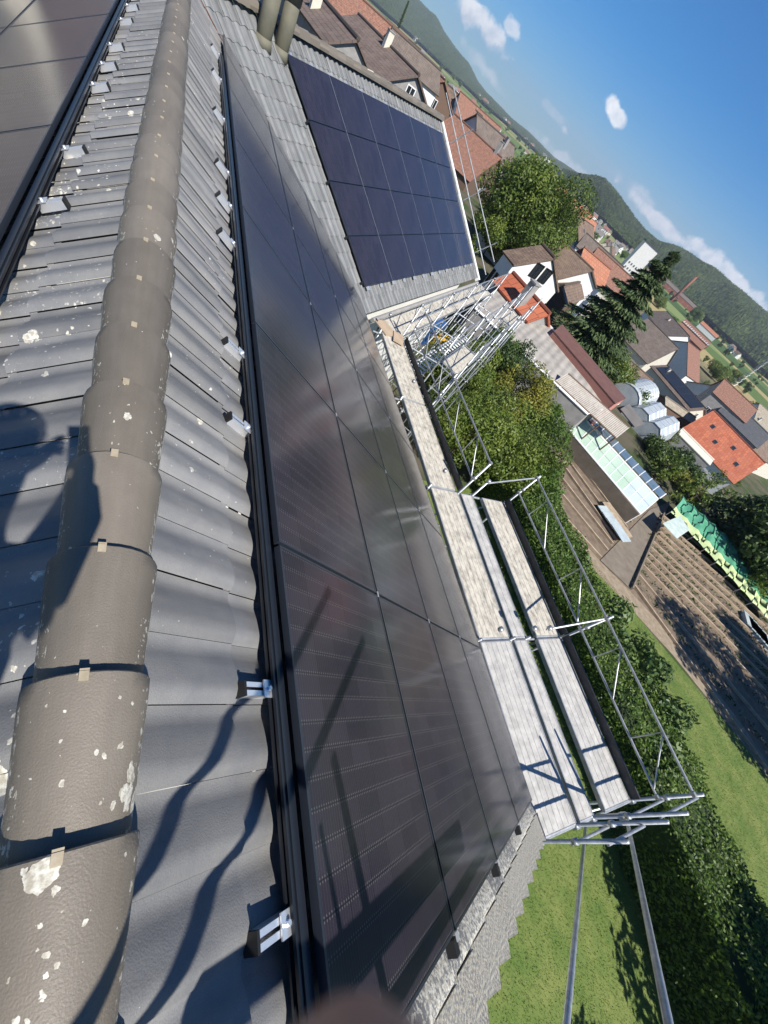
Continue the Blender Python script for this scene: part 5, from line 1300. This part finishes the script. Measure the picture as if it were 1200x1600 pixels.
base = GT(610, 75); conifer('pointed bright green cypress rising behind the village roofs at the top', base, zof(base, 640, 0) - base[2], 2.6, m=ML_TREE, n=12000, droop=-.3)
at(572, 30, (572, 5), 2.4, ML_RED, 'copper beech with dark red leaves beside the orange roof', size=.25, dens=9, nc=18)
at(592, 62, (600, 40), 2.6, ML_HEDGE, 'light green tree at the foot of the cypress', size=.22, dens=9, nc=18)
at(735, 205, (745, 165), 3.0, ML_DARK, 'dark rounded tree beyond the dormer roof', size=.35, dens=6, nc=18)
at(760, 215, (768, 185), 3.4, ML_CONI, 'dark conifer group beside the red-roofed houses', size=.35, dens=6, nc=18)
at(530, 18, (535, -5), 1.2, ML_HEDGE, 'small green shrub on the terrace behind the taupe roof', size=.12, dens=14, nc=10)

# pylon at the right edge
base = GT(1130, 612); zt = zof(base, 1225, 540); t = empty('lattice_mast', base, 'grey lattice mast rising beside the tan-slated house against the fields', 'mast')
mb = MB(); hh = zt - base[2]; K = 14
def mp4(k, j):
    wq = 1.1 * (1 - .75 * k / K); return base + A((1 if j in (0, 3) else -1) * wq, (1 if j in (0, 1) else -1) * wq, hh * k / K)
for k in range(K):
    for j in range(4): mb.tube(mp4(k, j), mp4(k + 1, j), .07, 4); mb.tube(mp4(k, j), mp4(k + 1, (j + 1) % 4), .045, 4); mb.tube(mp4(k, j), mp4(k, (j + 1) % 4), .045, 4)
mb.build('lattice', M_GALV, t)
for z in (.8, .9):
    mb = MB(); mb.tube(base + A(-3, 2.6, hh * z), base + A(3, -2.6, hh * z), .12, 5); mb.build('cross_arm', M_GALV, t)

# ------------------------------------------------------------------ town filler: generic small houses and trees where the photo shows more village
def small_house(m_roof, m_wall, label, group, loc, rz, s, name='house'):
    t = empty(name, (0, 0, 0), label, 'house', group)
    a, b, hw, he, hr = -5, 5, 4, 4.5, 7.6
    mb = MB(); mb.prism([(a, -hw + .4, 0), (a, -hw + .4, he), (a, 0, hr - .2), (a, hw - .4, he), (a, hw - .4, 0)], (b - a, 0, 0)); wm = mb; mb = MB()
    for sg in (1, -1): mb.prism([(a - .4, sg * hw, he - .3), (b + .4, sg * hw, he - .3), (b + .4, 0, hr), (a - .4, 0, hr)], (0, 0, .2))
    mb.build('roof', m_roof, t)
    mb = MB(); mb.box((1.5, 1.2, 7.4), (1, 0, 0), (0, 1, 0), (0, 0, 1), .35, .35, .9); mb.build('chimney', M_GREYW, t)
    mb = wm; mb.cur = 1
    for x in (-3, 0, 3):
        for z in (1.5, 3.4):
            for sg in (1, -1): mb.box((x, sg * (hw - .38), z), (1, 0, 0), (0, 1, 0), (0, 0, 1), .5, .03, .6)
    for y in (-1.8, 1.8):
        for z in (1.5, 3.4):
            for x in (a - .01, b + .01): mb.box((x, y, z), (1, 0, 0), (0, 1, 0), (0, 0, 1), .03, .5, .6)
    mb.build('wall', [m_wall, M_GLASS], t)
    t.location = loc; t.rotation_euler = (0, 0, rz); t.scale = (s, s, s); return t
flat_roof = {'r': mat('far_red_roof', (.26, .115, .08), (.19, .09, .065), 1.5, rough=.9), 'b': mat('far_brown_roof', (.19, .125, .09), (.13, .09, .065), 1.5, rough=.9), 'g': mat('far_grey_roof', (.17, .16, .15), rough=.9)}
hy = lambda u: -261 + .9277 * (u - 315)                       # the level line of the distant plain
protos = []
kinds = [('r', M_WHITE, 'small white house with a red roof'), ('b', M_WHITE, 'small white house with a brown roof'), ('b', M_CREAM, 'small cream house with a brown roof'), ('g', M_WHITE, 'small white house with a grey roof')]
used = [False] * 4
for k_, (r_, w_, lab) in enumerate(kinds): protos.append(small_house(flat_roof[r_], w_, lab, 'far village houses', (0, 0, 0), 0, 1))
rp = random.Random(11)
def place_house(u, v, k=None, s=1.0):
    k = rp.randrange(4) if k is None else k
    p = GT(u, v)
    if used[k]: o = copy_tree(protos[k])
    else: o = protos[k]; used[k] = True
    o.location = tuple(p); o['label'] = kinds[k][2] + ' ' + belt(u, v); o.rotation_euler = (0, 0, rp.uniform(0, 3.14)); q = s * rp.uniform(.85, 1.2); o.scale = (q, q, q)
# belts of houses: (u range, pixels below the level line range, count, scale)
def belt(u, v):
    d = v - hy(u)
    if d < 23: return 'far off, ' + ('left of the cypress' if u < 700 else 'above the wing rails' if u < 800 else 'above the big tree' if u < 900 else 'below the rounded hill' if u < 1010 else 'right of the chimney')
    if u < 700: return 'near the cypress'
    if u < 780: return 'behind the red mottled roof'
    if u < 850: return 'just above the big tree'
    if u < 930: return 'around the blue-gabled house'
    if u < 1000: return 'left of the spruce tip'
    if u < 1060: return 'near the ribbed barn roof'
    if u < 1120: return 'between the factory and the apartment house'
    return 'by the fields at the right edge'
for (u0, u1, d0, d1, cnt, s, k_) in ((700, 830, 30, 60, 16, .9, 0), (840, 930, 26, 60, 24, .9, 0), (925, 1010, 22, 50, 34, .9, 0), (1080, 1190, 22, 50, 14, .9, 0),
                                 (640, 770, 8, 17, 40, 2.0, 1), (780, 900, 8, 16, 34, 2.0, 1), (870, 1010, 9, 22, 64, 1.7, 2), (1040, 1190, 13, 24, 12, 1.3, 2), (610, 690, 24, 50, 10, .9, 0),
                                 (720, 850, 60, 100, 10, 1, 0), (850, 960, 56, 100, 16, 1, 0)):
    for i in range(cnt):
        u = rp.uniform(u0, u1); d = rp.uniform(d0, d1); place_house(u, hy(u) + d, s=s)
# filler trees as copies of a few prototypes
tp = []
for k_, (m, lab) in enumerate(((ML_TREE, 'round green tree among the far houses and fields'), (ML_DARK, 'dark green tree among the far houses and fields'), (ML_HEDGE, 'light green tree among the far houses and fields'))):
    tp.append(tree(lab, (0, 0, 0), 9, 4.2, m, size=.5, dens=3.2, nclump=20, crown0=.08, cap=2600, name='far_tree', group='trees among the far houses'))
ut = [False] * 3
def place_tree(u, v, s):
    k = rp.randrange(3); p = GT(u, v)
    if ut[k]: o = copy_tree(tp[k])
    else: o = tp[k]; ut[k] = True
    q = s * rp.uniform(.6, 1.25); o.location = tuple(p); o['label'] = ('round green', 'dark green', 'light green')[k] + ' tree ' + belt(u, v); o.rotation_euler = (0, 0, rp.uniform(0, 6)); o.scale = (q * rp.uniform(.8, 1.3), q * rp.uniform(.8, 1.3), q)
for (u0, u1, d0, d1, cnt, s) in ((640, 800, 28, 60, 40, .8), (800, 930, 28, 70, 46, .8), (930, 1040, 24, 60, 40, .8), (1040, 1195, 22, 48, 36, .75), (640, 900, 9, 26, 50, 1.5), (900, 1040, 10, 24, 50, 1.3), (1040, 1200, 14, 30, 26, 1.1), (600, 690, 30, 80, 12, .7), (960, 1190, 50, 120, 34, .7), (840, 960, 70, 120, 16, .7)):
    for i in range(cnt):
        u = rp.uniform(u0, u1); place_tree(u, hy(u) + rp.uniform(d0, d1), s)
# shrubs around the village gardens close by
sp_ = tree('leafy garden shrub between the village houses', (0, 0, 0), 2.6, 1.6, ML_TREE, size=.16, dens=18, nclump=14, crown0=.02, cap=5000, name='garden_shrub', cat='shrub', group='shrubs in the village gardens')
def shrub_at(u, v):
    L_ = {'beside the scaffold rails above the wing eave': (745, 350), 'at the foot of the big tree': (775, 385), 'beside the modern white house': (835, 400), 'in front of the modern white house': (850, 465), 'between the two white houses': (885, 425), 'in front of the red-shuttered house': (905, 470), 'beside the small dark timber shed': (930, 460), 'at the foot of the tall spruce': (905, 500), 'behind the spruce, near the ribbed barn roof': (955, 520), 'beside the brown shed roof': (970, 590), 'beside the polytunnels': (1000, 625), 'in front of the apartment house': (1040, 650), 'behind the apartment house': (1085, 575), 'beside the tan-slated house': (1130, 635), 'between greenhouse and polytunnels': (1015, 710), 'behind the far end of the greenhouse': (1042, 745), 'in front of the bright red roof': (1085, 725), 'in the shade of the very dark tree': (1120, 785), 'between the net tunnel and the dark trees': (1140, 840), 'beside the lower end of the net tunnel': (1160, 930), 'above the top end of the net tunnel': (1065, 790)}
    return min(L_, key=lambda k: (L_[k][0] - u) ** 2 + (L_[k][1] - v) ** 2)
first = True
for (u, v) in [(860, 470), (880, 490), (845, 460), (900, 470), (935, 470), (950, 500), (985, 560), (1000, 600), (1020, 620), (1060, 640), (1030, 660), (1045, 690), (1075, 720), (1090, 735), (1100, 760), (1010, 640), (985, 640), (975, 600), (960, 590), (1060, 600), (1080, 560), (1100, 600), (1130, 640), (1120, 790), (1085, 790),
                (750, 330), (740, 350), (770, 330), (735, 395), (760, 390), (750, 370), (815, 395), (830, 400), (890, 420), (905, 430), (920, 420), (1010, 705), (1040, 745), (1020, 745), (870, 500), (940, 540), (925, 545), (1150, 760), (1135, 830), (1160, 930), (1060, 790)]:
    o = sp_ if first else copy_tree(sp_); first = False; p = GT(u, v); o.location = tuple(p); o['label'] = 'leafy garden shrub ' + shrub_at(u, v); q = rp.uniform(.6, 1.3); o.scale = (q, q, q); o.rotation_euler = (0, 0, rp.uniform(0, 6))

# ------------------------------------------------------------------ wooded hills
def hill_mat():
    m = bpy.data.materials.new('forest_hill'); m.use_nodes = True; t = m.node_tree; bs = t.nodes['Principled BSDF']; bs.inputs['Roughness'].default_value = 1; bs.inputs['Specular IOR Level'].default_value = .1
    ge = N(t, 'ShaderNodeNewGeometry')
    n = N(t, 'ShaderNodeTexNoise'); n.inputs['Scale'].default_value = .03; n.inputs['Detail'].default_value = 9; n.inputs['Roughness'].default_value = .85; t.links.new(ge.outputs['Position'], n.inputs['Vector'])
    r = N(t, 'ShaderNodeValToRGB'); r.color_ramp.elements[0].color = (.016, .034, .011, 1); r.color_ramp.elements[1].color = (.085, .115, .036, 1)
    r.color_ramp.elements[0].position = .38; r.color_ramp.elements[1].position = .62; t.links.new(n.outputs[0], r.inputs[0]); t.links.new(r.outputs[0], bs.inputs['Base Color'])
    vo = N(t, 'ShaderNodeTexVoronoi'); vo.inputs['Scale'].default_value = .085; t.links.new(ge.outputs['Position'], vo.inputs['Vector'])
    bp = N(t, 'ShaderNodeBump'); bp.inputs['Strength'].default_value = 1; bp.inputs['Distance'].default_value = 9; bp.invert = True
    t.links.new(vo.outputs['Distance'], bp.inputs['Height']); t.links.new(bp.outputs[0], bs.inputs['Normal'])
    return m
M_HILL = hill_mat()
def hill(name, sil, Db, Dr):
    """sil: silhouette pixels; Db, Dr functions/values: horizontal distance of foot and crest."""
    pts = []
    for (u, v) in sil: d = ray(u, v); pts.append((math.atan2(d[1], d[0]), d[2] / math.hypot(d[0], d[1])))
    pts.sort(); az = np.array([p[0] for p in pts]); el = np.array([p[1] for p in pts])
    nA = 900; nR = 40; AZ = np.linspace(az[0], az[-1], nA); EL = np.interp(AZ, az, el)
    v = []; f = []
    ph = RNG.random(6) * 6
    for i in range(nA):
        a = AZ[i]; gul = 1 + .05 * math.sin(a * 60 + ph[0]) + .04 * math.sin(a * 23 + ph[1])
        top = EL[i] * Dr + C[2] - HZ
        for j in range(nR + 1):
            k = j / nR; D = Db + (Dr - Db) * k * 1.0
            z = top * (math.sin(k * math.pi / 2) ** 1.25)
            z *= 1 + (.06 * math.sin(a * 90 + k * 7 + ph[2]) + .05 * math.sin(a * 41 - k * 9 + ph[3])) * math.sin(k * math.pi)
            if j == nR: z = top
            z += RNG.normal() * (1.6 if 0 < j else 0)
            v.append((C[0] + math.cos(a) * D * gul ** (1 - k), C[1] + math.sin(a) * D * gul ** (1 - k), HZ - 3 + max(0, z)))
        v.append((C[0] + math.cos(a) * (Dr + 900), C[1] + math.sin(a) * (Dr + 900), HZ - 5))
    m = nR + 2
    for i in range(nA - 1):
        for j in range(m - 1): f.append((i * m + j, (i + 1) * m + j, (i + 1) * m + j + 1, i * m + j + 1))
    mb = MB(); mb.v = v; mb.f = f; mb.uv = [None] * len(f); mb.m = [0] * len(f)
    return tag(mb.build(name, M_HILL, None, smooth=True, org=(0, 0, HZ)), kind='structure')
hill('hills', [(560, -130), (600, -75), (640, -20), (655, 0), (680, 25), (693, 48), (713, 75), (733, 99), (747, 127), (760, 143), (783, 167), (800, 184), (825, 204), (867, 246), (895, 264), (908, 273), (930, 300), (960, 335)], 2300, 4000)
hill('hills', [(880, 262), (908, 270), (930, 273), (946, 279), (957, 289), (967, 300), (992, 337), (1010, 358), (1029, 376), (1050, 400), (1090, 445)], 1200, 1750)
hill('hills', [(960, 330), (1000, 362), (1013, 366), (1035, 376), (1054, 381), (1083, 397), (1112, 417), (1142, 437), (1171, 464), (1200, 487), (1240, 525), (1300, 590), (1400, 700)], 1050, 1700)

# ------------------------------------------------------------------ the photographer on the ridge (only shadow and a fingertip are seen)
RGT, DWN, FWD = CR[:, 0], CR[:, 1], CR[:, 2]
M_SKIN = mat('skin', (.42, .23, .16), rough=.55); bsdf(M_SKIN).inputs['Subsurface Weight'].default_value = .1
M_SHIRT = mat('dark_work_shirt', (.05, .06, .08), rough=.9); M_TROU = mat('work_trousers', (.06, .06, .055), rough=.9)
ph = A(*C) - FWD * .012
def cc(r, d, f): return C + RGT * r + DWN * d + FWD * f
J = {}; ED = []; RAD = {}
def jn(n, p, r): J[n] = A(*p); RAD[n] = r
jn('pelvis', (-1.70, 1.00, 1.02), .14); jn('waist', (-1.67, .95, 1.22), .13); jn('chest', (-1.60, .91, 1.46), .15); jn('neck', (-1.50, .85, 1.76), .058); jn('head0', (-1.44, .83, 1.90), .075); jn('head1', (-1.40, .82, 2.05), .098); jn('head2', (-1.40, .82, 2.14), .085)
ED += [('pelvis', 'waist'), ('waist', 'chest'), ('chest', 'neck'), ('neck', 'head0'), ('head0', 'head1'), ('head1', 'head2')]
for s, y, fy in (('l', .19, 1.22), ('r', -.19, .92)):
    jn('sh' + s, (-1.55, .88 + y, 1.66), .062); jn('hip' + s, (-1.70, 1.00 + y * .5, .94), .095); jn('kn' + s, (-1.66, 1.02 + y * .9, .54), .062); jn('an' + s, (-1.68, fy, ZR - abs(fy - YR) * .676 + .14), .045); jn('to' + s, (-1.50, fy, ZR - abs(fy - YR) * .676 + .07), .035)
    ED += [('chest', 'sh' + s), ('pelvis', 'hip' + s), ('hip' + s, 'kn' + s), ('kn' + s, 'an' + s), ('an' + s, 'to' + s)]
jn('elr', (-1.20, .64, 1.55), .045); jn('wrr', tuple(cc(.05, .125, -.03)), .028); jn('par', tuple(cc(.045, .085, -.022)), .026)
jn('ell', (-1.28, 1.02, 1.50), .045); jn('wrl', tuple(cc(-.09, .10, -.05)), .028); jn('pal', tuple(cc(-.065, .06, -.03)), .026)
ED += [('shr', 'elr'), ('elr', 'wrr'), ('wrr', 'par'), ('shl', 'ell'), ('ell', 'wrl'), ('wrl', 'pal')]
fing = {'r': [('ix', [(.030, .060, -.012), (.010, .045, .004), (-.0018, .0250, .0125), (-.0063, .0226, .0132)]), ('md', [(.050, .060, -.010), (.045, .050, .002), (.030, .055, .006)]), ('rg', [(.055, .075, -.012), (.048, .075, .0), (.032, .075, .004)]), ('lt', [(.058, .092, -.015), (.048, .095, -.003), (.034, .093, .0)]), ('th', [(.035, .075, -.032), (.020, .060, -.034), (.008, .050, -.030)])],
        'l': [('ix', [(-.060, .030, -.018), (-.048, .020, -.006), (-.034, .022, -.003)]), ('md', [(-.064, .045, -.016), (-.052, .042, -.003), (-.036, .044, .0)]), ('rg', [(-.066, .062, -.018), (-.054, .062, -.004), (-.038, .062, -.001)]), ('lt', [(-.066, .078, -.022), (-.056, .080, -.008), (-.042, .078, -.004)]), ('th', [(-.055, .040, -.036), (-.040, .030, -.034), (-.026, .028, -.028)])]}
for s in 'rl':
    for fn, pts in fing[s]:
        prev = 'pa' + s
        for i, p in enumerate(pts):
            jn(s + fn + str(i), tuple(cc(*p)), .0095 if i < 2 else .0085); ED.append((prev, s + fn + str(i))); prev = s + fn + str(i)
names = list(J); idx = {n: i for i, n in enumerate(names)}
me = bpy.data.meshes.new('person'); o0 = A(-1.62, .80, .3)
me.from_pydata([tuple(J[n] - o0) for n in names], [(idx[a], idx[b]) for a, b in ED], [])
per = bpy.data.objects.new('person', me); COL.objects.link(per); per.location = tuple(o0); RAD['rix3'] = .0075; LOC[per.name] = o0
tag(per, 'person standing on the ridge holding up a phone, seen as a fingertip and a shadow', 'person')
md = per.modifiers.new('skin', 'SKIN'); md.use_smooth_shade = True
for i, n in enumerate(names):
    sv = me.skin_vertices[0].data[i]; sv.radius = (RAD[n], RAD[n] * (.8 if n in ('chest', 'waist', 'pelvis') else 1)); sv.use_root = (n == 'pelvis')
sb = per.modifiers.new('sub', 'SUBSURF'); sb.levels = 2; sb.render_levels = 2
me.materials.append(M_SKIN)
def cloth(name, segs, m):
    mb = MB()
    for a, b, r0, r1 in segs: mb.tube(A(*a), A(*b), r0, 16, r1=r1)
    o = mb.build(name, m, per, smooth=True); return o
cloth('shirt', [((-1.70, 1.00, 1.00), (-1.60, .91, 1.44), .16, .17), ((-1.60, .91, 1.44), (-1.54, .87, 1.68), .17, .10), (J['shr'], J['elr'], .075, .060), (J['shl'], J['ell'], .075, .060), (J['elr'], J['elr'] + (J['wrr'] - J['elr']) * .6, .058, .045), (J['ell'], J['ell'] + (J['wrl'] - J['ell']) * .6, .058, .045)], M_SHIRT)
cloth('trousers', [((-1.69, .98, 1.08), (-1.70, 1.00, .88), .16, .155), (J['hipr'], J['knr'], .12, .085), (J['hipl'], J['knl'], .12, .085), (J['knr'], J['anr'], .085, .06), (J['knl'], J['anl'], .085, .06)], M_TROU)
mb = MB()
for k_ in range(6):
    a0 = k_ * math.pi / 12
    mb.tube(A(-1.40, .82, 2.10) + A(0, 0, .105 * math.sin(a0)), A(-1.40, .82, 2.10) + A(0, 0, .105 * math.sin(a0 + math.pi / 12)), .112 * math.cos(a0), 18, r1=.112 * math.cos(a0 + math.pi / 12) + .002, cap=False)
mb.build('hair', mat('dark_hair', (.03, .02, .015), rough=.8), per, smooth=True)
mb = MB(); mb.box(cc(.018, .052, -.010), RGT, DWN, FWD, .0375, .073, .004)
t = empty('phone', cc(.018, .052, -.010), 'dark mobile phone held in the hands of the person on the ridge', 'phone'); mb.build('body', M_RUB, t)
mb = MB(); mb.box(cc(.018, .052, -.0150), RGT, DWN, FWD, .035, .070, .0006); mb.build('screen', M_GLASS, t)

# ------------------------------------------------------------------ air
hz = bpy.data.materials.new('haze'); hz.use_nodes = True; t = hz.node_tree; t.nodes.clear()
o_ = N(t, 'ShaderNodeOutputMaterial'); pv = N(t, 'ShaderNodeVolumePrincipled'); pv.inputs['Density'].default_value = .00014; pv.inputs['Color'].default_value = (.80, .88, 1.0, 1); pv.inputs['Anisotropy'].default_value = .2
t.links.new(pv.outputs[0], o_.inputs['Volume'])
mb = MB(); mb.box((2500, -750, 190), (1, 0, 0), (0, 1, 0), (0, 0, 1), 5200, 5900, 205)
tag(mb.build('haze', hz, None), kind='stuff')
